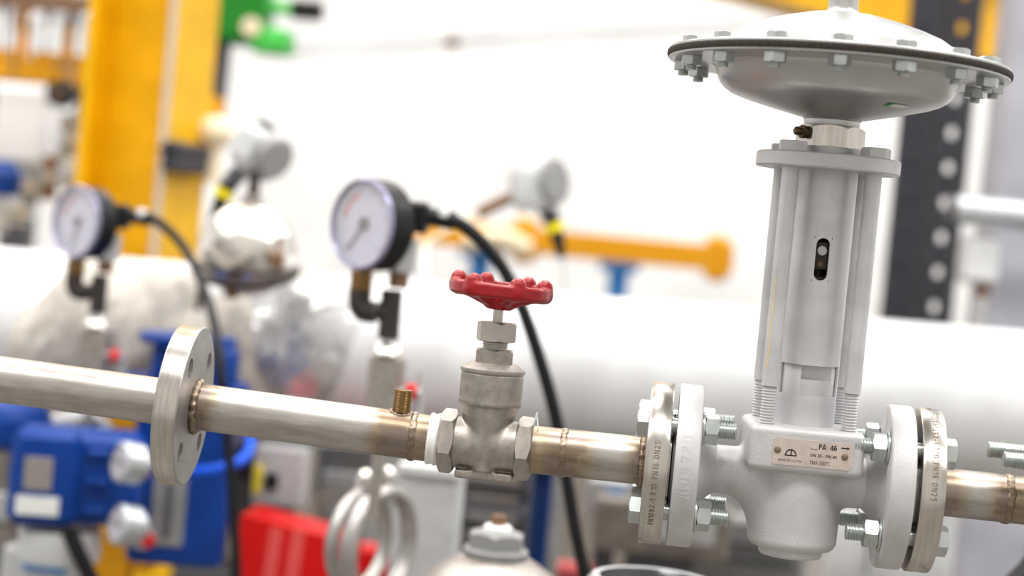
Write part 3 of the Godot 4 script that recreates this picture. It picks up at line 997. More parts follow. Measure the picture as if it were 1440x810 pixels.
	for q in [[31.0, 35.5, "sticker_green"], [35.5, 50.0, "sticker_white"]]:
		var pr := []
		for j in 5:
			var t := 0.28 + 0.42 * j / 4.0
			pr.append(Vector2(lerpf(0.0520, 0.0660, t) + 0.0001, lerpf(0.2604, 0.2642, t) - 0.0003))
		part(v, "sticker", finish(Soup.new().lathe(pr, 10, Transform3D.IDENTITY, deg_to_rad(q[0]), deg_to_rad(q[1]))), M[q[2]])

# ------------------------------------------------------------------ gate valve
func gate_field(p: Vector3) -> float:
	var rx := Vector2(p.y, p.z).length()
	var d := sd_cyl(rx, p.x, 18.2, -34.0, 34.0, 1.5)
	var t := clampf((p.y + 22.0) / 52.0, 0.0, 1.0)
	var w := lerpf(8.5, 22.0, t * t * 0.35 + t * 0.65)
	var z := lerpf(17.0, 21.0, t)
	var el := (Vector2(p.x / w, p.z / z).length() - 1.0) * minf(w, z) * 0.92
	el = maxf(el, absf(p.y - 6.5) - 24.5)
	d = smin(d, el, 3.0)
	var rho := Vector2(p.x, p.z).length()
	d = smin(d, sd_cyl(rho, p.y, 22.6, 29.0, 52.0, 1.0), 2.0)
	return smin(d, sd_box(p, Vector3(1, -21.5, 0), Vector3(21, 3.2, 11), 1.5), 2.0)
func wheel_field(p: Vector3) -> float:
	var rho := Vector2(p.x, p.z).length()
	var q := Vector2(absf(rho - 32.8) - 1.4, absf(p.y + 0.5) - 2.6)
	var d := q.max(Vector2.ZERO).length() + minf(maxf(q.x, q.y), 0.0) - 2.4
	for a in [24.0, 84.0, 144.0, 204.0, 264.0, 324.0]:
		var t := deg_to_rad(a + 3.0)
		var s := Vector3(sin(t), 0, cos(t))
		d = smin(d, sd_capsule(p, s * 31.4 + Vector3(0, 0.0, 0), s * 31.2 + Vector3(0, 4.6, 0), 6.6, 5.9), 2.0)
		d = smin(d, sd_capsule(p, s * 30.0 + Vector3(0, -1.0, 0), s * 7.0 + Vector3(0, -8.5, 0), 4.2, 5.0), 4.5)
	return smin(d, sd_cyl(rho, p.y, 10.0, -14.0, -2.0, 2.0), 3.0)

func build_gate_valve() -> void:
	var g := thing("gate_valve", "small stainless gate valve with hexagon ends and a red handwheel", "valve", Vector3(-0.1325, H, 0))
	part(g, "body", nets(gate_field, Vector3(-37, -28, -26), Vector3(37, 55, 26), 1.5), M.cast_steel)
	var eh := finish(Soup.new().hex(0.0405, -0.0058, 0.0058, Transform3D(AX, Vector3.ZERO), true, true))
	for s in [-1.0, 1.0]:
		part(g, "hexagon_end", eh, M.cast_steel, Vector3(s * 0.0277, 0, 0), Basis(Vector3.RIGHT, 0.28 if s < 0 else 0.20))
	part(g, "bonnet", finish(Soup.new().lathe([Vector2(0.0218, 0.0515), Vector2(0.0218, 0.0523), Vector2(0.0232, 0.0526), Vector2(0.0234, 0.0538), Vector2(0.0232, 0.0550), Vector2(0.0215, 0.0562), Vector2(0.0165, 0.0590), Vector2(0.0150, 0.0594), Vector2(0, 0.0594)], 56), 30), M.cast_steel)
	part(g, "bonnet_hexagon", finish(Soup.new().hex(0.0262, 0.0585, 0.0690, Transform3D.IDENTITY, true, false, 0.12)), M.cast_steel)
	part(g, "gland_thread", finish(Soup.new().thread(0.0092, 0.068, 0.076, 0.0017, 32, Transform3D.IDENTITY, 0.0006)), M.hex_steel)
	part(g, "gland_nut", finish(Soup.new().hex(0.0258, 0.0745, 0.0885, Transform3D.IDENTITY, true, true, 0.30)), M.hex_steel)
	part(g, "stem", finish(Soup.new().cyl(0.0038, 0.086, 0.104, 20)), M.hex_steel)
	var w := part(g, "handwheel", nets(wheel_field, Vector3(-41, -16, -41), Vector3(41, 12, 41), 0.95), M.red_paint, Vector3(0.0005, 0.1120, 0), Basis(Vector3(0, 0, 1), deg_to_rad(-1.6)))
	part(w, "retaining_nut", finish(Soup.new().hex(0.010, -0.003, 0.003)), M.hex_steel)

# ------------------------------------------------------------------ what stands behind
func px(n: float, d: float) -> float:
	return n * d / FPX
func build_background() -> void:
	build_big_pipe()
	build_column()
	build_right_side()
	build_gauges()
	build_transmitters()
	build_blue_actuators()
	build_low_clutter()
	build_crane_and_rack()

func build_big_pipe() -> void:
	var a := at(-330, 427, 2.8)
	var b := at(1800, 610, 2.6)
	var run := (b - a).normalized()
	a -= run * 1.6
	b += run * 1.6
	var t := thing("insulated_pipe", "thick white clad pipe running the whole width behind the valves", "pipe", a)
	var bs := along(b - a)
	var L := (b - a).length()
	part(t, "cladding", finish(Soup.new().cyl(0.122, 0, L, 64)), M.clad, Vector3.ZERO, bs)
	for k in 3:
		part(t, "cladding_seam", finish(Soup.new().ring(0.1215, 0.1232, 0, 0.03, 64, Transform3D.IDENTITY, 0.0006)), M.clad, bs * Vector3(0, L * [0.10, 0.585, 0.93][k], 0), bs)
	for k in 2:
		var foot: Vector3 = a + (b - a) * [0.02, 0.985][k]
		var st := thing("pipe_stand", "grey floor stand carrying the white pipe at its %s end" % ["left", "right"][k], "stand", Vector3(foot.x, 0, foot.z), "stands of the white pipe")
		part(st, "post", finish(Soup.new().box(Vector3(0.1, foot.y - 0.16, 0.1), Vector3(0, (foot.y - 0.16) / 2, 0), 0.006)), M.dark_grey)
		part(st, "saddle", finish(Soup.new().box(Vector3(0.12, 0.03, 0.2), Vector3(0, foot.y - 0.141, 0), 0.004)), M.dark_grey)
		part(st, "foot_plate", finish(Soup.new().box(Vector3(0.22, 0.015, 0.22), Vector3(0, 0.0075, 0), 0.003)), M.dark_grey)
	# insulation jackets laced round fittings of the white pipe
	var js := [
		["lumpy beige insulation jacket behind the left pressure gauge", [[-30, 20, 0, 78], [40, -6, 0, 92], [10, -50, 10, 62]], 122, 480, 2.66, "jacket", 41],
		["crumpled pale insulation jacket below the polished dome", [[-62, 10, 0, 86], [30, 14, 0, 98], [-64, -58, 12, 52], [60, 60, 10, 60]], 292, 490, 2.68, "jacket", 57],
		["silvery foil insulation jacket left of the middle pressure gauge", [[-34, 40, 0, 70], [18, -8, 6, 74], [-2, 60, 0, 66], [36, 30, 4, 58]], 428, 460, 2.66, "jacket_foil", 73],
	]
	for j in js:
		var d: float = j[4]
		var k := px(1000, d)
		var n := FastNoiseLite.new()
		n.seed = j[6]
		n.frequency = 0.012
		n.fractal_octaves = 3
		var balls: Array = j[1]
		var f := func(p: Vector3) -> float:
			var s := 1e9
			for b4 in balls:
				s = smin(s, (p - Vector3(b4[0], -b4[1], b4[2]) * k).length() - b4[3] * k, 40.0)
			return s + 9.0 * n.get_noise_3d(p.x, p.y * 0.6, p.z) - 4.0 * absf(n.get_noise_3d(p.x * 3.0, p.y * 2.0, p.z * 3.0))
		var lim := 185.0 * k
		var o := part(self, numbered("insulation_jacket"), nets(f, Vector3(-lim, -lim, -150 * k), Vector3(lim, lim, 150 * k), 9.0), M[j[5]], at(j[2], j[3], d))
		tag(o, j[0], "jacket", "insulation jackets on the white pipe")

func build_column() -> void:
	# H-section column seen obliquely into its recess
	var d := 3.5
	var base := at(207, 150, d)
	var c := thing("steel_column", "yellow painted H-section steel column at the left", "column", Vector3(base.x, 0, base.z))
	c.rotation.y = deg_to_rad(-9)
	var hh := HALL.y
	var fw := 0.19
	for s in [-1.0, 1.0]:
		part(c, "column_flange", finish(Soup.new().box(Vector3(0.016, hh, fw), Vector3(s * 0.088, hh / 2, 0), 0.002)), M.yellow)
	part(c, "web", finish(Soup.new().box(Vector3(0.165, hh, 0.012), Vector3(0, hh / 2, 0))), M.yellow)
	part(c, "worn_edge", finish(Soup.new().box(Vector3(0.0165, hh, 0.002), Vector3(0.088, hh / 2, fw / 2 + 0.0006))), M.primer, Vector3.ZERO, Basis.IDENTITY, "pale primed edge of the right flange")
	var band := at(258, 222, 3.42)
	var cl := thing("cable_clamp", "dark grey clamp box fixed to the yellow column", "clamp", band)
	cl.rotation.y = deg_to_rad(-9)
	part(cl, "box", finish(Soup.new().box(Vector3(0.03, px(42, d), 0.16), Vector3(0.0, 0, -0.01), 0.006)), M.dark_frame)
	part(cl, "strap", finish(Soup.new().box(Vector3(0.036, 0.012, 0.17), Vector3(0.0, 0.012, -0.01), 0.002)), M.black_plastic)

func build_right_side() -> void:
	# perforated dark upright
	var d := 4.0
	var b := at(1308, 230, d)
	var u := thing("perforated_upright", "dark grey double upright with two rows of punched holes", "upright", Vector3(b.x, 0, b.z))
	u.rotation.y = deg_to_rad(-14)
	var w := 0.078
	var pitch := px(49, d)
	for s in [-1.0, 1.0]:
		var face := Soup.new()
		var y := 0.0
		while y < 4.0:
			if y > 0.6 and y < 2.4:
				face.holed_cell(Vector2(s * w * 0.53, y + pitch / 2), w, pitch, 0.009 if s > 0 else 0.0055, 0.013 if s > 0 else 0.008, -0.002, 0.0)
			else:
				face.box(Vector3(w, pitch, 0.002), Vector3(s * w * 0.53, y + pitch / 2, -0.001))
			y += pitch
		part(u, "punched_face", finish(face), M.dark_frame)
		for e in [-1.0, 1.0]:
			part(u, "channel_side", finish(Soup.new().box(Vector3(0.006, 4.0, 0.05), Vector3(s * w * 0.53 + e * (w / 2 - 0.003), 2.0, -0.026), 0.001)), M.dark_frame)
	part(u, "back_panel", finish(Soup.new().box(Vector3(w * 0.8, 4.0, 0.004), Vector3(-w * 0.53, 2.0, -0.048))), M.dark_frame)
	part(u, "foot_plate", finish(Soup.new().box(Vector3(0.22, 0.012, 0.14), Vector3(0, 0.006, 0), 0.002)), M.dark_frame)
	# lilac grey column at the right edge
	var e := at(1462, 240, 3.6)
	var g := thing("duct_column", "smooth lilac-grey boxed column at the right edge", "column", Vector3(e.x, 0, e.z))
	part(g, "casing", finish(Soup.new().box(Vector3(px(138, 3.6), 4.2, 0.2), Vector3(0, 2.1, 0), 0.012)), M.lilac_grey)
	part(g, "plinth", finish(Soup.new().box(Vector3(px(152, 3.6), 0.1, 0.22), Vector3(0, 0.05, 0), 0.004)), M.dark_grey)
	part(g, "cap", finish(Soup.new().box(Vector3(px(146, 3.6), 0.05, 0.21), Vector3(0, 4.2, 0), 0.004)), M.lilac_grey)
	# galvanised bar, junction box and conduit
	var h := at(1425, 302, 3.35)
	var bar := thing("crossbar", "light galvanised bar crossing the lilac column", "bar", h)
	part(bar, "tube", finish(Soup.new().cyl(px(21, 3.35), -0.11, 0.22, 28, Transform3D(AX, Vector3.ZERO), 0.003)), M.galvanised)
	part(bar, "end_cap", finish(Soup.new().cyl(px(19, 3.35), -0.125, -0.10, 28, Transform3D(AX, Vector3.ZERO), 0.003)), M.dark_grey)
	var jb := thing("junction_box", "small white cable junction box under the galvanised bar", "box", at(1377, 366, 3.4))
	part(jb, "housing", finish(Soup.new().box(Vector3(px(54, 3.4), px(66, 3.4), 0.06), Vector3.ZERO, 0.008)), M.light_grey)
	part(jb, "lid", finish(Soup.new().box(Vector3(px(46, 3.4), px(56, 3.4), 0.01), Vector3(0, 0, 0.032), 0.003)), M.clad)
	part(jb, "gland", finish(Soup.new().hex(0.026, -0.025, 0.0)), M.brown, Vector3(0.012, px(-33, 3.4), 0))
	part(jb, "conduit", finish(Soup.new().cyl(0.011, -0.24, 0.0, 16)), M.light_grey, Vector3(0.012, px(-33, 3.4) - 0.02, 0))
	# dark rubber boot in the lower right corner
	var bt := thing("rubber_boot", "black rubber boot in the lower right corner", "boot", at(1448, 836, 1.62))
	part(bt, "cone", finish(Soup.new().lathe([Vector2(0, -0.06), Vector2(0.048, -0.06), Vector2(0.046, -0.02), Vector2(0.034, 0.0), Vector2(0.012, 0.028), Vector2(0.009, 0.034), Vector2(0, 0.034)], 32)), M.black_rubber)
	part(bt, "stem", finish(Soup.new().cyl(0.008, 0.03, 0.16, 16)), M.black_rubber)
	part(bt, "leg", finish(Soup.new().cyl(0.02, -0.75, -0.055, 16)), M.dark_grey)
	# pale machine casing low on the right
	var cs := thing("machine_casing", "pale grey machine casing under the white pipe at the right", "casing", Vector3(at(1262, 790, 3.3).x, 0, at(1262, 790, 3.3).z))
	part(cs, "panel", finish(Soup.new().box(Vector3(0.16, 0.86, 0.3), Vector3(0, 0.43, 0), 0.01)), M.light_grey)
	part(cs, "gap_strip", finish(Soup.new().box(Vector3(0.03, 0.84, 0.28), Vector3(-0.095, 0.43, 0.0), 0.004)), M.dark_grey)

# dial gauge, facing -z turned; origin at the dial centre
func gauge(label: String, c: Vector3, dia: float, face: Vector3, needle: float, sets: Dictionary) -> Node3D:
	var g := thing("pressure_gauge", label, "gauge", c, "pressure gauges with cables")
	var r := dia / 2
	var y := face.normalized()
	var x := Vector3.UP.cross(y).normalized()
	var z := x.cross(y)            # points down the dial
	var bs := Basis(x, y, z)
	part(g, "case", finish(Soup.new().lathe([Vector2(0, -0.036), Vector2(r * 0.9, -0.036), Vector2(r * 0.98, -0.032), Vector2(r, -0.028), Vector2(r, -0.002), Vector2(r * 0.985, 0.001)], 48)), M.black_plastic, Vector3.ZERO, bs)
	part(g, "bezel", finish(Soup.new().lathe([Vector2(r * 0.99, -0.006), Vector2(r * 1.0, 0.001), Vector2(r * 0.96, 0.0035), Vector2(r * 0.92, 0.001), Vector2(r * 0.92, -0.004)], 48)), M.dial_rim, Vector3.ZERO, bs)
	var dl := part(g, "dial", finish(Soup.new().cyl(r * 0.93, -0.008, -0.004, 48)), M.dial, Vector3.ZERO, bs)
	var marks := Soup.new()
	for k in 28:
		var t := deg_to_rad(-135.0 + 270.0 * k / 27.0)
		var dr := Vector3(sin(t), 0, -cos(t))
		var len := 0.010 if k % 3 == 0 else 0.005
		marks.box(Vector3(0.0012, 0.0004, len), Vector3(0, -0.0038, 0) + dr * (r * 0.84 - len / 2), 0.0, Basis(Vector3.UP, -t))
	part(dl, "scale_marks", finish(marks), M.dark_grey)
	part(dl, "warning_arc", finish(Soup.new().lathe([Vector2(r * 0.62, -0.0038), Vector2(r * 0.72, -0.0037)], 16, Transform3D.IDENTITY, deg_to_rad(180 + 20), deg_to_rad(180 + 80))), M.pink)
	var nd := Soup.new()
	var nt := deg_to_rad(needle)
	nd.box(Vector3(0.0032, 0.0008, r * 0.9), Vector3(0, -0.002, 0) + Vector3(sin(nt), 0, -cos(nt)) * r * 0.28, 0.0, Basis(Vector3.UP, -nt))
	nd.cyl(0.0075, -0.004, -0.0008, 16)
	part(dl, "needle", finish(nd), M.black_plastic)
	part(g, "glass", finish(Soup.new().cyl(r * 0.93, -0.0002, 0.0004, 40)), M.glass, Vector3.ZERO, bs)
	return g

func build_gauges() -> void:
	for k in 2:
		var d: float = [1.88, 2.37][k]
		var O: Vector2 = [Vector2(509, 315), Vector2(107, 312)][k]
		var sc: float = [1.0, 0.80][k]
		var P := func(dx: float, dy: float, dd := 0.0) -> Vector3: return at(O.x + dx * sc, O.y + dy * sc, d + dd)
		var to_cam: Vector3 = (cam_pos - at(O.x, O.y, d)).normalized()
		var face := to_cam.rotated(Vector3.UP, deg_to_rad([-48.0, -52.0][k]))
		var where: String = ["in the middle", "at the left"][k]
		gauge("white-faced black pressure gauge %s, turned left" % where, P.call(0, 0), 0.1, face, [-142.0, -170.0][k], {})
		# transmitter plug with cable
		var t := thing("pressure_transmitter", "black pressure transmitter plug and cable right of the gauge %s" % where, "transmitter", P.call(75, -12, 0.02), "pressure transmitters")
		var org: Vector3 = t.position
		var ax: Vector3 = P.call(118, -4, 0.02) - P.call(62, -14, 0.02)
		part(t, "housing", finish(Soup.new().box(Vector3(px(44, 1.88), px(44, 1.88), 0.03), Vector3.ZERO, 0.004)), M.black_plastic, P.call(72, -10, 0.02) - org)
		part(t, "plug", finish(Soup.new().cyl(px(13, 1.88), 0, ax.length(), 20)), M.black_plastic, P.call(75, -14, 0.02) - org, along(ax))
		part(t, "collar", finish(Soup.new().cyl(px(13, 1.88), 0, px(14, 1.88), 20, Transform3D.IDENTITY, 0.001)), M.light_grey, P.call(108, -14, 0.02) - org, along(P.call(122, -8, 0.02) - P.call(108, -14, 0.02)))
		var pts := []
		if k == 0:
			for q in [[113, -12], [150, 8], [190, 50], [222, 110], [250, 190], [272, 270], [288, 360], [302, 440], [322, 530]]:
				pts.append(P.call(q[0], q[1], 0.02) - org)
		else:
			for q in [[116, -12], [150, 4], [190, 46], [222, 110], [243, 180], [254, 260], [266, 380], [276, 500], [284, 660]]:
				pts.append(P.call(q[0], q[1], 0.02 - 0.16 * smoothstep(0.0, 260.0, q[1])) - org)
		part(t, "cable", finish(Soup.new().tube(smooth_path(pts), px([9.5, 8.5][k], 1.88), 14)), M.black_rubber)
		# screwed fittings under the gauge
		var f := thing("gauge_manifold", "screwed pipe fittings and needle valve carrying the gauge %s" % where, "fitting", P.call(55, 60, 0.03), "gauge fittings")
		var fo: Vector3 = f.position
		var e := px(1, 1.88)
		part(f, "union_nut", finish(Soup.new().hex(40 * e, -22 * e, 26 * e)), M.light_grey, P.call(56, 46, 0.03) - fo)
		part(f, "adapter", finish(Soup.new().cyl(14 * e, -14 * e, 14 * e, 16)), M.brown, P.call(52, 76, 0.03) - fo)
		part(f, "brass_nipple", finish(Soup.new().hex(30 * e, -14 * e, 14 * e)), M.brass, P.call(0, 79, 0.03) - fo)
		part(f, "gauge_stem", finish(Soup.new().cyl(9 * e, 0, 18 * e, 14)), M.galvanised, P.call(0, 79, 0.03) - fo)
		part(f, "elbow", finish(Soup.new().tube(smooth_path([P.call(-2, 92, 0.03) - fo, P.call(-3, 112, 0.03) - fo, P.call(4, 122, 0.03) - fo, P.call(20, 124, 0.03) - fo], 5), 16 * e, 14)), M.black_iron)
		part(f, "close_nipple", finish(Soup.new().cyl(9 * e, 0, 22 * e, 14, Transform3D(AX, Vector3.ZERO))), M.galvanised, P.call(16, 123, 0.03) - fo)
		part(f, "tee", finish(Soup.new().cyl(15 * e, -38 * e, 32 * e, 18, Transform3D.IDENTITY, 0.001).tube([Vector3.ZERO, Vector3(-18 * e, 0, 0)], 14 * e, 14)), M.black_iron, P.call(40, 124, 0.03) - fo)
		part(f, "pipe_stub", finish(Soup.new().cyl(10 * e, -26 * e, 26 * e, 16)), M.galvanised, P.call(37, 172, 0.03) - fo)
		part(f, "valve_block", finish(Soup.new().box(Vector3(50 * e, 88 * e, 0.03), Vector3.ZERO, 0.005)), M.cast_steel, P.call(33, 226, 0.03) - fo)
		part(f, "block_cap", finish(Soup.new().lathe([Vector2(25 * e, -4 * e), Vector2(22 * e, 6 * e), Vector2(12 * e, 14 * e), Vector2(0, 14 * e)], 20)), M.polished, P.call(36, 180, 0.03) - fo)
		part(f, "down_pipe", finish(Soup.new().cyl(9 * e, -150 * e, 0, 14)), M.cast_steel, P.call(28, 268, 0.03) - fo)
		part(f, "lever", finish(Soup.new().tube([P.call(84, 206, 0.03) - fo, P.call(78, 282, 0.03) - fo], 5.5 * e, 10)), M.light_grey)
		var kb := part(f, "valve_spindle", finish(Soup.new().cyl(5 * e, 0, 50 * e, 12, Transform3D(AX, Vector3.ZERO))), M.galvanised, P.call(34, 232, 0.02) - fo)
		part(kb, "knob", finish(Soup.new().cyl(11 * e, 0, 16 * e, 16, Transform3D(AX, Vector3(28 * e, 0, 0)), 0.001)), M.red_knob, Vector3.ZERO, Basis.IDENTITY, "red valve knob")

func build_transmitters() -> void:
	# polished dome with bolted bracket
	var d := 2.52
	var dome := thing("polished_dome", "polished stainless vessel dome behind the cables", "vessel", at(348, 352, d))
	var e := px(1, d)
	part(dome, "bowl", finish(Soup.new().ball(Vector3(70, 66, 60) * e, Vector3.ZERO, 40, 20)), M.polished)
	part(dome, "flange_ring", finish(Soup.new().torus(70 * e, 7 * e, 48, 10, Transform3D(Basis(Vector3.RIGHT, 0.25), Vector3(0, -28 * e, 0)))), M.black_iron)
	part(dome, "neck", finish(Soup.new().cyl(7 * e, 40 * e, 112 * e, 16)), M.black_iron)
	part(dome, "neck_collar", finish(Soup.new().hex(26 * e, 62 * e, 78 * e)), M.cast_steel)
	part(dome, "bracket", finish(Soup.new().tube([Vector3(-44, -6, 56) * e, Vector3(-10, -26, 66) * e, Vector3(26, -6, 62) * e], 8 * e, 10)), M.warm_grey)
	part(dome, "drain_cock", finish(Soup.new().lathe([Vector2(0, -18 * e), Vector2(9 * e, -14 * e), Vector2(10 * e, 4 * e), Vector2(4 * e, 10 * e), Vector2(3 * e, 32 * e), Vector2(0, 32 * e)], 14)), M.brown, Vector3(58, -4, 60) * e)
	part(dome, "clamp_screw", finish(Soup.new().hex(18 * e, -26 * e, 6 * e)), M.dark_brass, Vector3(-2, -40, 62) * e)
	# instrument heads
	var heads := [
		["grey transmitter head above the polished dome", Vector2(362, 210), 2.62, Vector2(-40, 48), [[-52, 74], [-66, 110], [-76, 160], [-84, 240], [-88, 330]], -24.0],
		["pale grey transmitter head before the white wall", Vector2(752, 258), 2.9, Vector2(22, 46), [[32, 76], [38, 104], [42, 134], [43, 200]], 10.0],
	]
	for k in 2:
		var hd: Array = heads[k]
		var dd: float = hd[2]
		var q := px(1, dd)
		var O: Vector2 = hd[1]
		var t := thing("transmitter_head", hd[0], "transmitter", at(O.x, O.y, dd), "instrument heads with cable glands")
		var bs := Basis(Vector3(0, 0, 1), deg_to_rad(hd[5])) * yrot(-30)
		if k == 0:
			part(t, "housing", finish(Soup.new().box(Vector3(58, 62, 60) * q, Vector3.ZERO, 12 * q)), M.light_grey, Vector3.ZERO, bs)
			part(t, "cover", finish(Soup.new().cyl(30 * q, -8 * q, 14 * q, 28, Transform3D(AX, Vector3.ZERO), 0.003)), M.mid_grey, bs * Vector3(30, 2, 0) * q, bs)
			part(t, "lug", finish(Soup.new().box(Vector3(20, 12, 24) * q, Vector3.ZERO, 3 * q)), M.dark_grey, bs * Vector3(-8, 34, 0) * q, bs)
			part(t, "base_flange", finish(Soup.new().cyl(20 * q, -44 * q, -28 * q, 20)), M.mid_grey)
			part(t, "neck", finish(Soup.new().cyl(8 * q, -66 * q, -40 * q, 14)), M.brown)
		else:
			part(t, "housing", finish(Soup.new().lathe([Vector2(0, -38 * q), Vector2(24 * q, -37 * q), Vector2(34 * q, -28 * q), Vector2(37 * q, -10 * q), Vector2(37 * q, 10 * q), Vector2(31 * q, 26 * q), Vector2(20 * q, 34 * q), Vector2(0, 36 * q)], 28)), M.light_grey, Vector3.ZERO, bs)
			part(t, "cover", finish(Soup.new().cyl(33 * q, 0, 14 * q, 28, Transform3D(AX, Vector3.ZERO), 0.004)), M.mid_grey, bs * Vector3(26, 0, 0) * q, bs)
			var nk: Vector3 = at(700, 286, dd) - t.position
			part(t, "neck_tube", finish(Soup.new().tube([at(722, 276, dd) - t.position, nk, at(672, 300, dd) - t.position], 9 * q, 12)), M.brown)
			part(t, "sensor_rod", finish(Soup.new().tube([nk, at(600, 340, dd) - t.position, at(596, 420, 2.72) - t.position], 4 * q, 10)), M.cream)
		var g0: Vector3 = at(O.x + hd[3].x * 0.55, O.y + hd[3].y * 0.6, dd) - t.position
		var pts := [g0, at(O.x + hd[3].x, O.y + hd[3].y, dd) - t.position]
		part(t, "gland", finish(Soup.new().tube(pts, 13 * q, 14)), M.dark_grey)
		var cab := [pts[1]]
		for c in hd[4]:
			cab.append(at(O.x + c[0], O.y + c[1], dd) - t.position)
		var boot := [pts[1], cab[1], cab[2]]
		part(t, "cable_boot", finish(Soup.new().tube(boot, [13 * q, 10 * q, 6 * q], 14)), M.black_rubber)
		part(t, "marker_ring", finish(Soup.new().cyl(14 * q, 0, 12 * q, 18)), M.yellow_ring, pts[1] + (cab[1] - pts[1]) * 0.35, along(cab[1] - pts[1]), "bright yellow marker ring")
		part(t, "cable", finish(Soup.new().tube(smooth_path(cab.slice(1)), (5 if k == 0 else 2.5) * q, 10)), M.black_rubber if k == 0 else M.light_grey)

func build_blue_actuators() -> void:
	# blue positioner with window, label and two small gauges
	var d := 2.3
	var e := px(1, d)
	var o := thing("valve_positioner", "blue valve positioner with a small window and two little gauges", "positioner", at(112, 668, d))
	o.rotation.y = deg_to_rad(14)
	part(o, "housing", finish(Soup.new().box(Vector3(176, 128, 90) * e, Vector3.ZERO, 12 * e)), M.blue)
	part(o, "cover", finish(Soup.new().box(Vector3(96, 136, 30) * e, Vector3(-42, 2, 48) * e, 14 * e)), M.blue)
	part(o, "window", finish(Soup.new().box(Vector3(38, 46, 3) * e, Vector3(-50, 8, 64) * e, 1.5 * e)), M.window_grey)
	part(o, "name_label", finish(Soup.new().box(Vector3(58, 26, 2) * e, Vector3(-48, -36, 64) * e, 1 * e)), M.sticker_white)
	for k in 3:
		part(o, "rib", finish(Soup.new().box(Vector3(30, 10, 20) * e, Vector3(28, 40 - 40 * k, 50) * e, 3 * e)), M.blue)
	var bt := finish(Soup.new().lathe([Vector2(0, -46 * e), Vector2(54 * e, -46 * e), Vector2(58 * e, -40 * e), Vector2(56 * e, 0), Vector2(0, 0)], 32))
	part(o, "base", bt, M.light_grey, Vector3(-20, -76, 0) * e)
	for k in 2:
		var g := thing("small_gauge", "small grey gauge on the blue positioner, %s one" % ["upper", "lower"][k], "gauge", at([170, 166][k], [650, 737][k], d - 0.1), "small gauges of the positioner")
		var face := (cam_pos - g.position).normalized().rotated(Vector3.UP, deg_to_rad(-62))
		var bs := along(face)
		part(g, "case", finish(Soup.new().lathe([Vector2(0, -40 * e), Vector2(16 * e, -40 * e), Vector2(20 * e, -30 * e), Vector2(28 * e, -26 * e), Vector2(28 * e, 0), Vector2(24 * e, 3 * e)], 28)), M.galvanised, Vector3.ZERO, bs)
		part(g, "dial", finish(Soup.new().cyl(25 * e, -4 * e, 1 * e, 24)), M.small_dial, Vector3.ZERO, bs)
		part(g, "needle", finish(Soup.new().box(Vector3(3, 1, 26) * e, Vector3(0, 2, 4) * e)), M.dark_grey, Vector3.ZERO, bs)
	# blue actuator behind the flange
	var d2 := 2.46
	var q := px(1, d2)
	var a := thing("valve_actuator", "tall blue valve actuator with a grey scale plate behind the flange", "actuator", at(258, 670, d2))
	a.rotation.y = deg_to_rad(10)
	part(a, "housing", finish(Soup.new().box(Vector3(132, 236, 100) * q, Vector3(0, 0, 0) * q, 8 * q)), M.blue)
	part(a, "scale_plate", finish(Soup.new().box(Vector3(46, 96, 5) * q, Vector3(-12, -42, 52) * q, 2 * q)), M.mid_grey)
	part(a, "scale_slot", finish(Soup.new().box(Vector3(10, 76, 3) * q, Vector3(-12, -40, 54) * q, 1 * q)), M.dark_grey)
	part(a, "guide_rod", finish(Soup.new().cyl(5 * q, -70 * q, 60 * q, 12)), M.galvanised, Vector3(-58, -10, 56) * q)
	var sw := part(a, "push_button", finish(Soup.new().cyl(15 * q, 0, 16 * q, 20, Transform3D(Basis(Vector3.RIGHT, PI / 2), Vector3.ZERO), 0.002)), M.light_grey, Vector3(-42, -80, 50) * q)
	part(sw, "button_cap", finish(Soup.new().cyl(10 * q, 0, 12 * q, 16, Transform3D(Basis(Vector3.RIGHT, PI / 2), Vector3(0.008, 0, 0.014)), 0.002)), M.red_knob)
	var hd := thing("actuator_head", "blue stacked flange head standing above the steel pipe", "actuator", at(262, 510, d2))
	hd.rotation.y = deg_to_rad(8)
	part(hd, "top_plate", finish(Soup.new().cyl(68 * q, 26 * q, 40 * q, 40, Transform3D.IDENTITY, 0.003)), M.blue)
	part(hd, "yoke", finish(Soup.new().box(Vector3(116, 60, 80) * q, Vector3(14, 0, 0) * q, 10 * q)), M.blue)
	part(hd, "bottom_plate", finish(Soup.new().cyl(92 * q, -40 * q, -24 * q, 44, Transform3D.IDENTITY, 0.003)), M.blue)
	var rb := thing("motor_cover", "round blue motor cover at the left edge", "cover", at(16, 592, 2.5))
	part(rb, "drum", finish(Soup.new().lathe([Vector2(0, -40 * q), Vector2(38 * q, -40 * q), Vector2(54 * q, -28 * q), Vector2(58 * q, 4 * q), Vector2(46 * q, 24 * q), Vector2(20 * q, 30 * q), Vector2(0, 30 * q)], 32)), M.blue)
	part(rb, "cap_screw", finish(Soup.new().hex(18 * q, 28 * q, 38 * q)), M.galvanised)
	# elbow fittings between the blue units
	var el := thing("pipe_elbow", "pale pipe elbow between the blue units", "elbow", at(120, 600, 2.55))
	part(el, "bend", finish(Soup.new().tube(smooth_path([at(78, 598, 2.55) - el.position, at(118, 590, 2.55) - el.position, at(142, 604, 2.55) - el.position, at(150, 650, 2.55) - el.position]), 17 * q, 14)), M.light_grey)
	part(el, "collar", finish(Soup.new().hex(42 * q, -10 * q, 10 * q)), M.cast_steel, at(128, 596, 2.55) - el.position)
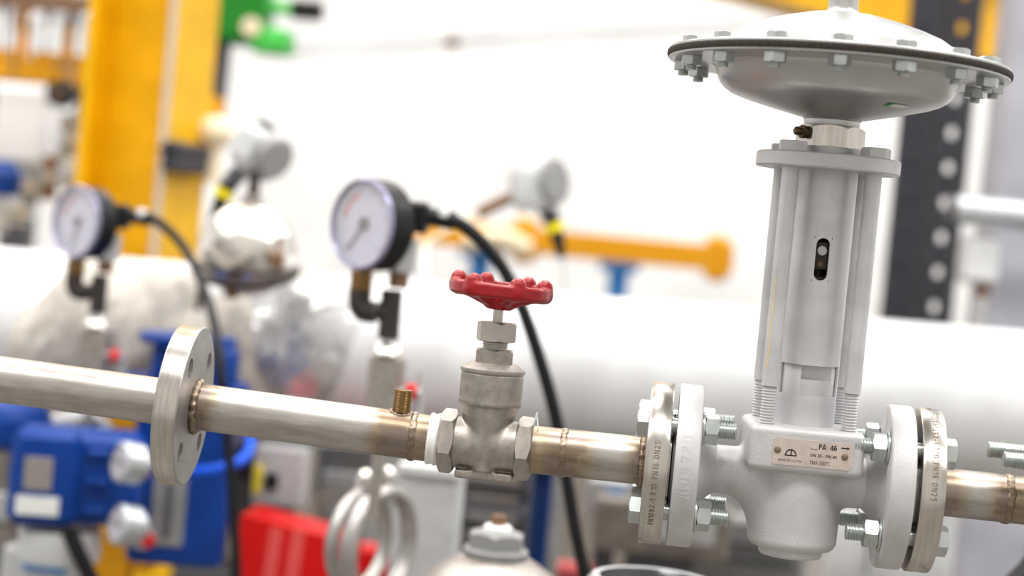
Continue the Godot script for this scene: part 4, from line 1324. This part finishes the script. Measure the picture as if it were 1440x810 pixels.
	# yellow bracket pieces
	for y in [[166, 606, 72, 56, "upper yellow bracket between the blue units"], [158, 782, 62, 90, "lower yellow bracket under the small gauges"], [203, 778, 34, 54, "narrow yellow tag plate beside the lower yellow bracket"]]:
		var b := part(self, numbered("yellow_bracket"), finish(Soup.new().box(Vector3(y[2] * q, y[3] * q, 0.03), Vector3.ZERO, 0.006)), M.amber, at(y[0], y[1], 2.62))
		tag(b, y[4], "bracket", "yellow brackets")
	# blue air hose
	var hs := part(self, "air_hose", finish(Soup.new().tube(smooth_path([at(268, 664, 2.32), at(300, 661, 2.3), at(336, 650, 2.3), at(352, 628, 2.34), at(346, 606, 2.4), at(326, 596, 2.45)]), 7.5 * e, 12)), M.hose_blue)
	tag(hs, "bright blue air hose looping below the steel pipe", "hose")
	var bl := part(self, "drain_hose", finish(Soup.new().tube(smooth_path([at(96, 744, 2.25), at(112, 780, 2.25), at(136, 830, 2.25)]), 11 * e, 12)), M.black_rubber)
	tag(bl, "black hose below the blue positioner", "hose")

func cabinet(called: String, label: String, cat: String, cx: float, cy: float, w: float, h: float, d: float, body: String, extras := []) -> Node3D:
	var q := px(1, d)
	var t := thing(called, label, cat, at(cx, cy, d))
	part(t, "housing", finish(Soup.new().box(Vector3(w * q, h * q, minf(w, h) * 0.6 * q), Vector3.ZERO, minf(w, h) * 0.06 * q)), M[body])
	var zf := minf(w, h) * 0.3 * q
	var foot := t.position.y - h * 0.5 * q
	if foot > 0.02:
		part(t, "pedestal", finish(Soup.new().box(Vector3(w * 0.5 * q, foot, minf(w, h) * 0.4 * q), Vector3(0, -t.position.y + foot / 2, 0), 0.003)), M.dark_grey)
	for x in extras:
		part(t, x[0], finish(Soup.new().box(Vector3(x[3] * q, x[4] * q, 0.012), Vector3(x[1] * q, -x[2] * q, zf + 0.003), 0.002)), M[x[5]])
	return t

func build_low_clutter() -> void:
	# red machine cover with pale stripes
	var d := 2.42
	var q := px(1, d)
	var r := thing("red_cover", "bright red sheet cover with two pale stripes", "cover", at(404, 815, d))
	part(r, "sheet", finish(Soup.new().extrude(PackedVector2Array([Vector2(-76 * q, -120 * q), Vector2(96 * q, -120 * q), Vector2(78 * q, 62 * q), Vector2(-74 * q, 84 * q)]), -0.1, 0.0)), M.red_sheet)
	for x in [-28.0, 4.0]:
		part(r, "stripe", finish(Soup.new().extrude(PackedVector2Array([Vector2((x - 16) * q, -118 * q), Vector2((x + 4) * q, -118 * q), Vector2((x + 16) * q, 70 * q), Vector2((x - 2) * q, 73 * q)]), 0.0, 0.002)), M.red_stripe)
	var r2 := part(self, "red_guard", finish(Soup.new().box(Vector3(460 * q, 62 * q, 0.05), Vector3.ZERO, 0.006)), M.red_sheet, at(620, 800, 3.3))
	tag(r2, "low red panel behind the rings and the hexagon plug", "panel")
	var r3 := part(self, "pink_guard", finish(Soup.new().box(Vector3(120 * q, 40 * q, 0.04), Vector3.ZERO, 0.006)), M.pink, at(806, 808, 3.1))
	tag(r3, "faded pink panel at the bottom beside the black cable", "panel")
	# instruments behind the pipe
	cabinet("solenoid_block", "white solenoid block with a dark button and a yellow mark", "instrument", 396, 668, 74, 84, 2.6, "light_grey", [["button", -8, 6, 18, 22, "black_plastic"], ["mark", -28, 6, 10, 40, "yellow_ring"]])
	cabinet("connector_box", "pale blue connector box above the white solenoid block", "box", 400, 622, 76, 44, 2.8, "blue_frame", [["lid", 0, -2, 66, 34, "clad"]])
	cabinet("terminal_box", "grey terminal box with a bright lid right of the solenoid block", "box", 492, 662, 90, 80, 2.9, "mid_grey", [["lid", 4, 12, 70, 26, "clad"]])
	cabinet("pump_casting", "pale pump casting above the red cover", "pump", 472, 716, 54, 42, 2.75, "warm_grey", [["bolt_plate", 0, 0, 24, 22, "mid_grey"]])
	cabinet("dark_motor", "dark slotted motor housing beside the black cable at left", "motor", 344, 660, 34, 116, 2.8, "dark_grey", [["slot", 0, -20, 20, 8, "black_plastic"], ["slot", 0, 4, 20, 8, "black_plastic"]])
	# stainless clamp rings
	var s := 1.98
	var k := px(1, s)
	var rg := thing("clamp_ring", "bare steel double clamp ring standing under the gate valve", "ring", at(522, 764, s))
	rg.rotation.y = deg_to_rad(66)
	part(rg, "front_ring", finish(Soup.new().torus(76 * k, 9.5 * k, 48, 12, Transform3D(Basis(Vector3.RIGHT, PI / 2), Vector3(0, 0, 14 * k)), 1.4)), M.flange_face)
	part(rg, "rear_ring", finish(Soup.new().torus(68 * k, 8 * k, 48, 12, Transform3D(Basis(Vector3.RIGHT, PI / 2), Vector3(0, 0, -20 * k)), 1.3)), M.flange_face)
	part(rg, "spacer", finish(Soup.new().box(Vector3(16, 16, 60) * k, Vector3(0, 73, -2) * k, 2 * k)), M.flange_face)
	for x in [-26.0, 26.0]:
		part(rg, "wing_nut", finish(Soup.new().ball(Vector3(15, 14, 14) * k, Vector3(x, 94, 0) * k, 16, 8)), M.polished)
	part(rg, "bolt_pin", finish(Soup.new().cyl(10 * k, 70 * k, 150 * k, 14)), M.cast_steel)
	cabinet("grey_housing", "plain light grey housing behind the clamp rings", "housing", 600, 745, 92, 190, 2.15, "light_grey", [["top_lid", 0, -88, 88, 14, "clad"]])
	# hexagon plug on a steel dome
	var c := 1.72
	var m := px(1, c)
	var hp := thing("hex_plug", "grey hexagon plug on a bare steel dome under the gate valve", "plug", at(697, 778, c))
	part(hp, "dome", finish(Soup.new().lathe([Vector2(120 * m, -110 * m), Vector2(112 * m, -64 * m), Vector2(88 * m, -30 * m), Vector2(62 * m, -12 * m), Vector2(48 * m, -4 * m), Vector2(0, -2 * m)], 40)), M.cast_steel)
	part(hp, "washer", finish(Soup.new().cyl(46 * m, -4 * m, 8 * m, 32, Transform3D.IDENTITY, 0.002)), M.mid_grey)
	part(hp, "hexagon", finish(Soup.new().hex(72 * m, 6 * m, 30 * m)), M.mid_grey)
	part(hp, "white_cap", finish(Soup.new().cyl(20 * m, 28 * m, 40 * m, 20, Transform3D.IDENTITY, 0.002)), M.tape)
	part(hp, "stem_end", finish(Soup.new().cyl(10 * m, 36 * m, 54 * m, 14)), M.brown)
	# chrome rim at the bottom edge
	var n := 1.55
	var u := px(1, n)
	var cr := thing("chrome_gauge", "chrome-rimmed gauge lying face up at the bottom edge", "gauge", at(918, 836, n))
	part(cr, "rim", finish(Soup.new().ring(78 * u, 94 * u, -20 * u, 22 * u, 64, Transform3D.IDENTITY, 6 * u)), M.chrome)
	part(cr, "well", finish(Soup.new().cyl(80 * u, -20 * u, 4 * u, 48)), M.black_plastic)
	part(cr, "needle", finish(Soup.new().box(Vector3(14, 3, 60) * u, Vector3(-10, 6, 0) * u, 1 * u)), M.light_grey)
	part(cr, "stem", finish(Soup.new().cyl(14 * u, -300 * u, -18 * u, 16)), M.chrome)
	# dark blue post, pole, grating, jackets and pale casings in the middle
	cabinet("blue_post", "dark blue post below the gate valve", "post", 752, 720, 46, 230, 2.7, "navy", [["edge_strip", 18, 0, 6, 210, "blue"]])
	var pole := part(self, "support_pole", finish(Soup.new().cyl(px(9, 2.6), -0.9, 0.06, 16)), M.mid_grey, at(786, 680, 2.6))
	tag(pole, "thin grey pole beside the black cable", "pole")
	var gr := thing("step_grating", "dark slatted grating between the grey housing and the blue post", "grating", at(694, 722, 2.5))
	var gq := px(1, 2.5)
	for i in 4:
		part(gr, "slat", finish(Soup.new().box(Vector3(96, 12, 60) * gq, Vector3(0, 36 - 26 * i, 0) * gq, 2 * gq)), M.black_plastic if i % 2 == 0 else M.dark_grey)
	for x in [-46.0, 46.0]:
		part(gr, "side_bar", finish(Soup.new().box(Vector3(6 * gq, gr.position.y + 60 * gq, 50 * gq), Vector3(x * gq, 30 * gq - gr.position.y / 2, -4 * gq), 1 * gq)), M.dark_grey)
	cabinet("pump_casing", "pale beige pump casing behind the left flange joint", "pump", 930, 742, 190, 74, 2.9, "warm_grey", [["cover", 30, -6, 90, 40, "light_grey"]])
	cabinet("valve_cover", "pale blue-grey cover between cable and flange joint", "cover", 856, 700, 60, 54, 3.0, "light_grey", [["label", 10, -4, 26, 22, "blue_frame"]])
	cabinet("motor_casing", "grey motor casing below the control valve", "motor", 1040, 770, 180, 90, 3.0, "mid_grey", [["cooling_slot", 0, -10, 150, 10, "dark_grey"], ["cooling_slot", 0, 12, 150, 10, "dark_grey"]])
	cabinet("white_casing", "white casing right of the control valve body at the bottom", "casing", 1196, 760, 60, 130, 3.1, "clad", [["hinge", 24, 0, 6, 80, "mid_grey"]])
	# large machine skid closing the view towards the floor
	var sk := thing("machine_skid", "long grey-brown machine skid along the floor behind everything", "machine", Vector3(at(600, 760, 5.4).x, 0, at(600, 760, 5.4).z))
	part(sk, "frame", finish(Soup.new().box(Vector3(2.5, 0.16, 0.5), Vector3(0, 0.08, 0), 0.01)), M.dark_grey)
	part(sk, "casing", finish(Soup.new().box(Vector3(2.3, 0.72, 0.44), Vector3(0, 0.52, 0), 0.03)), M.warm_grey)
	for i in 5:
		part(sk, "door_panel", finish(Soup.new().box(Vector3(0.4, 0.62, 0.012), Vector3(-0.9 + 0.45 * i, 0.5, 0.223), 0.004)), M.mid_grey if i % 2 == 0 else M.warm_grey)
	# lower left pieces
	cabinet("left_casting", "pale casting at the left edge below the blue cover", "casting", 8, 690, 44, 150, 2.6, "warm_grey", [["plate", 0, 20, 30, 40, "light_grey"]])
	cabinet("control_block", "pale control block under the blue positioner", "block", 60, 800, 110, 60, 2.5, "light_grey", [["stripe", 10, -6, 60, 10, "blue_frame"]])

func build_crane_and_rack() -> void:
	# yellow lifting beam on blue legs before the wall
	var d := 5.2
	var q := px(1, d)
	var a := at(585, 328, d)
	var b := at(1030, 361, d)
	var t := thing("lifting_beam", "yellow lifting beam on blue legs before the white wall", "beam", (a + b) / 2)
	var bs := AX
	var L := (b - a).length()
	part(t, "rail", finish(Soup.new().box(Vector3(L, 36 * q, 0.08), Vector3.ZERO, 0.004)), M.amber)
	for x in [-70, 200]:
		part(t, "rail_lug", finish(Soup.new().box(Vector3(34, 64, 40) * q, Vector3(x, 0, 0) * q, 6 * q)), M.amber)
	part(t, "end_stop", finish(Soup.new().box(Vector3(12, 46, 50) * q, Vector3(214, 0, 0) * q, 3 * q)), M.amber)
	for x in [-130.0, 66.0]:
		part(t, "leg", finish(Soup.new().box(Vector3(28 * q, t.position.y, 0.06), Vector3(x * q, -t.position.y / 2, 0), 0.004)), M.blue_frame)
		part(t, "leg_head", finish(Soup.new().box(Vector3(56, 14, 40) * q, Vector3(x, -24, 0) * q, 3 * q)), M.blue_frame)
	part(t, "load_hook", finish(Soup.new().tube(smooth_path([Vector3(-150, -10, 24) * q, Vector3(-100, 0, 26) * q, Vector3(-60, -14, 26) * q]), 14 * q, 12)), M.cream)
	# ceiling crane girder, upper right, running towards the viewer
	var g0 := at(1053, -4, 4.5) + Vector3(0, 0.05, 0)
	var g1 := at(1400, 92, 5.46) + Vector3(0, 0.05, 0)
	var gd := thing("crane_girder", "yellow overhead crane girder at the upper right", "girder", g0)
	var dir := g1 - g0
	var gb := Basis(dir.normalized(), Vector3.UP, dir.normalized().cross(Vector3.UP)).orthonormalized()
	part(gd, "web", finish(Soup.new().box(Vector3(dir.length() + 2.0, 0.26, 0.03), Vector3(dir.length() / 2, 0.08, 0))), M.yellow, Vector3.ZERO, gb)
	for y in [-0.05, 0.21]:
		part(gd, "girder_flange", finish(Soup.new().box(Vector3(dir.length() + 2.0, 0.02, 0.16), Vector3(dir.length() / 2, y, 0), 0.003)), M.yellow, Vector3.ZERO, gb)
	for x in [0.1, 0.9]:
		part(gd, "hanger_rod", finish(Soup.new().cyl(0.015, 0, HALL.y - g0.y - 0.21, 10)), M.galvanised, dir * x + Vector3(0, 0.21, 0))
	# thin grey rail with a joint on the back wall
	var c0 := at(380, 74.5, 7.2)
	var c1 := at(1130, 29, 4.85)
	var cd := thing("cable_rail", "thin grey cable rail with a brown joint across the white wall", "rail", c0)
	part(cd, "bar", finish(Soup.new().tube([Vector3.ZERO, c1 - c0], 0.011, 10)), M.galvanised)
	part(cd, "joint", finish(Soup.new().lathe([Vector2(0, -0.04), Vector2(0.022, -0.03), Vector2(0.026, 0.01), Vector2(0.016, 0.035), Vector2(0, 0.04)], 16)), M.brown, (c1 - c0) * 0.437, along(c1 - c0))
	for s in [0.0, 1.0]:
		part(cd, "hanger", finish(Soup.new().cyl(0.006, 0, HALL.y - c0.y, 8)), M.galvanised, (c1 - c0) * s)
	# green hoist
	var h := 4.3
	var k := px(1, h)
	var ho := thing("chain_hoist", "green chain hoist with a black motor at the top left", "hoist", at(350, 30, h))
	part(ho, "body", finish(Soup.new().box(Vector3(70, 84, 80) * k, Vector3(-8, 8, 0) * k, 8 * k)), M.green)
	part(ho, "gear_cover", finish(Soup.new().box(Vector3(54, 34, 60) * k, Vector3(40, -28, 14) * k, 6 * k)), M.green_bright)
	part(ho, "cover_disc", finish(Soup.new().cyl(13 * k, 0, 8 * k, 20, Transform3D(Basis(Vector3.RIGHT, PI / 2), Vector3(16, -12, 42) * k))), M.cream)
	part(ho, "arm", finish(Soup.new().box(Vector3(60, 16, 20) * k, Vector3(46, 22, 0) * k, 3 * k)), M.green_bright)
	part(ho, "motor", finish(Soup.new().cyl(14 * k, 60 * k, 104 * k, 20, Transform3D(AX, Vector3(0, 22, 0) * k), 2 * k)), M.black_plastic)
	part(ho, "chain_box", finish(Soup.new().box(Vector3(22, 110, 30) * k, Vector3(-36, -88, 0) * k, 3 * k)), M.dark_grey)
	part(ho, "hook_block", finish(Soup.new().box(Vector3(22, 44, 24) * k, Vector3(-34, -132, 6) * k, 4 * k)), M.amber)
	part(ho, "suspension", finish(Soup.new().cyl(0.012, 0.08, HALL.y - ho.position.y, 10)), M.galvanised)
	var lm := part(self, "signal_globe", finish(Soup.new().ball(Vector3(22, 20, 22) * k, Vector3.ZERO, 18, 10).cyl(10 * k, -60 * k, -14 * k, 14).tube([Vector3(0, -50, 0) * k, Vector3(-50, -50, 0) * k], 6 * k, 10)), M.cream, at(303, 186, 3.55))
	tag(lm, "small cream globe right of the yellow column", "globe")
	# tool rack at the top left
	var rd := 4.6
	var e := px(1, rd)
	var rk := thing("tool_rack", "yellow tool rack at the top left corner", "rack", at(60, 60, rd))
	part(rk, "upper_rail", finish(Soup.new().box(Vector3(190, 26, 40) * e, Vector3(-10, 58, 0) * e, 3 * e)), M.brown)
	part(rk, "lower_rail", finish(Soup.new().box(Vector3(190, 44, 40) * e, Vector3(-10, -36, 0) * e, 3 * e)), M.amber)
	for x in [-30.0, 34.0, 72.0]:
		part(rk, "post", finish(Soup.new().box(Vector3(10, 100, 16) * e, Vector3(x, 8, -10) * e, 2 * e)), M.amber)
	for x in [-80.0, 60.0]:
		part(rk, "leg", finish(Soup.new().box(Vector3(0.03, rk.position.y - 0.05, 0.03), Vector3(x * e, -rk.position.y / 2 - 0.05, -0.03), 0.002)), M.dark_frame)
	var tl := [[6, 40, 8, 80, "dark_grey"], [22, 58, 10, 96, "brown"], [44, 52, 12, 60, "galvanised"], [66, 44, 9, 64, "dark_grey"], [88, 46, 14, 58, "galvanised"], [104, 50, 8, 70, "dark_grey"], [120, 48, 10, 62, "galvanised"]]
	for i in tl.size():
		var x: Array = tl[i]
		var ord: String = ["first", "second", "third", "fourth", "fifth", "sixth", "seventh"][i]
		var to := thing("hand_tool", "%s hanging hand tool from the left on the yellow rack" % ord, "tool", at(x[0], x[1], rd - 0.09), "hand tools on the rack")
		part(to, "shaft", finish(Soup.new().cyl(x[2] * 0.35 * e, -x[3] * 0.5 * e, x[3] * 0.2 * e, 10)), M[x[4]])
		part(to, "grip", finish(Soup.new().lathe([Vector2(0, x[3] * 0.15 * e), Vector2(x[2] * 0.6 * e, x[3] * 0.18 * e), Vector2(x[2] * 0.7 * e, x[3] * 0.4 * e), Vector2(0, x[3] * 0.5 * e)], 12)), M[x[4]])
	cabinet("white_cabinet", "white cabinet below the tool rack", "cabinet", 36, 178, 84, 112, 5.0, "clad", [["door", 0, 0, 70, 96, "wall_white"]])
	var sp := thing("black_reel", "round black reel right of the tool rack", "reel", at(86, 132, 4.45))
	part(sp, "disc", finish(Soup.new().cyl(19 * e, -12 * e, 12 * e, 28, Transform3D(Basis(Vector3.RIGHT, PI / 2), Vector3.ZERO), 2 * e)), M.gasket)
	part(sp, "arm", finish(Soup.new().tube([Vector3(0, 0, -10) * e, Vector3(2, 4, -14) * e, Vector3(2, 40, -30) * e, Vector3(-24, 42, -34) * e], 5 * e, 10)), M.brown)
	part(sp, "hub", finish(Soup.new().cyl(6 * e, 10 * e, 16 * e, 14, Transform3D(Basis(Vector3.RIGHT, PI / 2), Vector3.ZERO))), M.brown)
	var rj := 0
	for x in [[96, 196, "warm_grey", 16, 60], [36, 262, "mid_grey", 22, 46], [70, 250, "brown", 14, 54], [104, 244, "jacket", 20, 40], [20, 296, "light_grey", 26, 34]]:
		var f := thing("pipe_fitting", "blurred %s pipe fitting below the white cabinet, %s from the left" % [["grey-beige", "grey", "brown", "beige", "pale"][rj], ["fourth", "second", "third", "fifth", "first"][rj]], "fitting", at(x[0], x[1], 3.9), "fittings at the far left")
		part(f, "stub", finish(Soup.new().cyl(x[3] * 0.7 * e, -x[4] * 0.5 * e, x[4] * 0.5 * e, 16)), M[x[2]])
		part(f, "collar", finish(Soup.new().hex(x[3] * 1.8 * e, -6 * e, 6 * e)), M.galvanised)
		rj += 1
	var bk := thing("blue_valve", "small dark blue valve cap at the left edge", "valve", at(4, 252, 3.7))
	part(bk, "cap", finish(Soup.new().lathe([Vector2(0, -20 * e), Vector2(20 * e, -18 * e), Vector2(22 * e, 6 * e), Vector2(12 * e, 20 * e), Vector2(0, 22 * e)], 20)), M.blue)
	part(bk, "neck", finish(Soup.new().cyl(9 * e, -60 * e, -16 * e, 14)), M.galvanised)
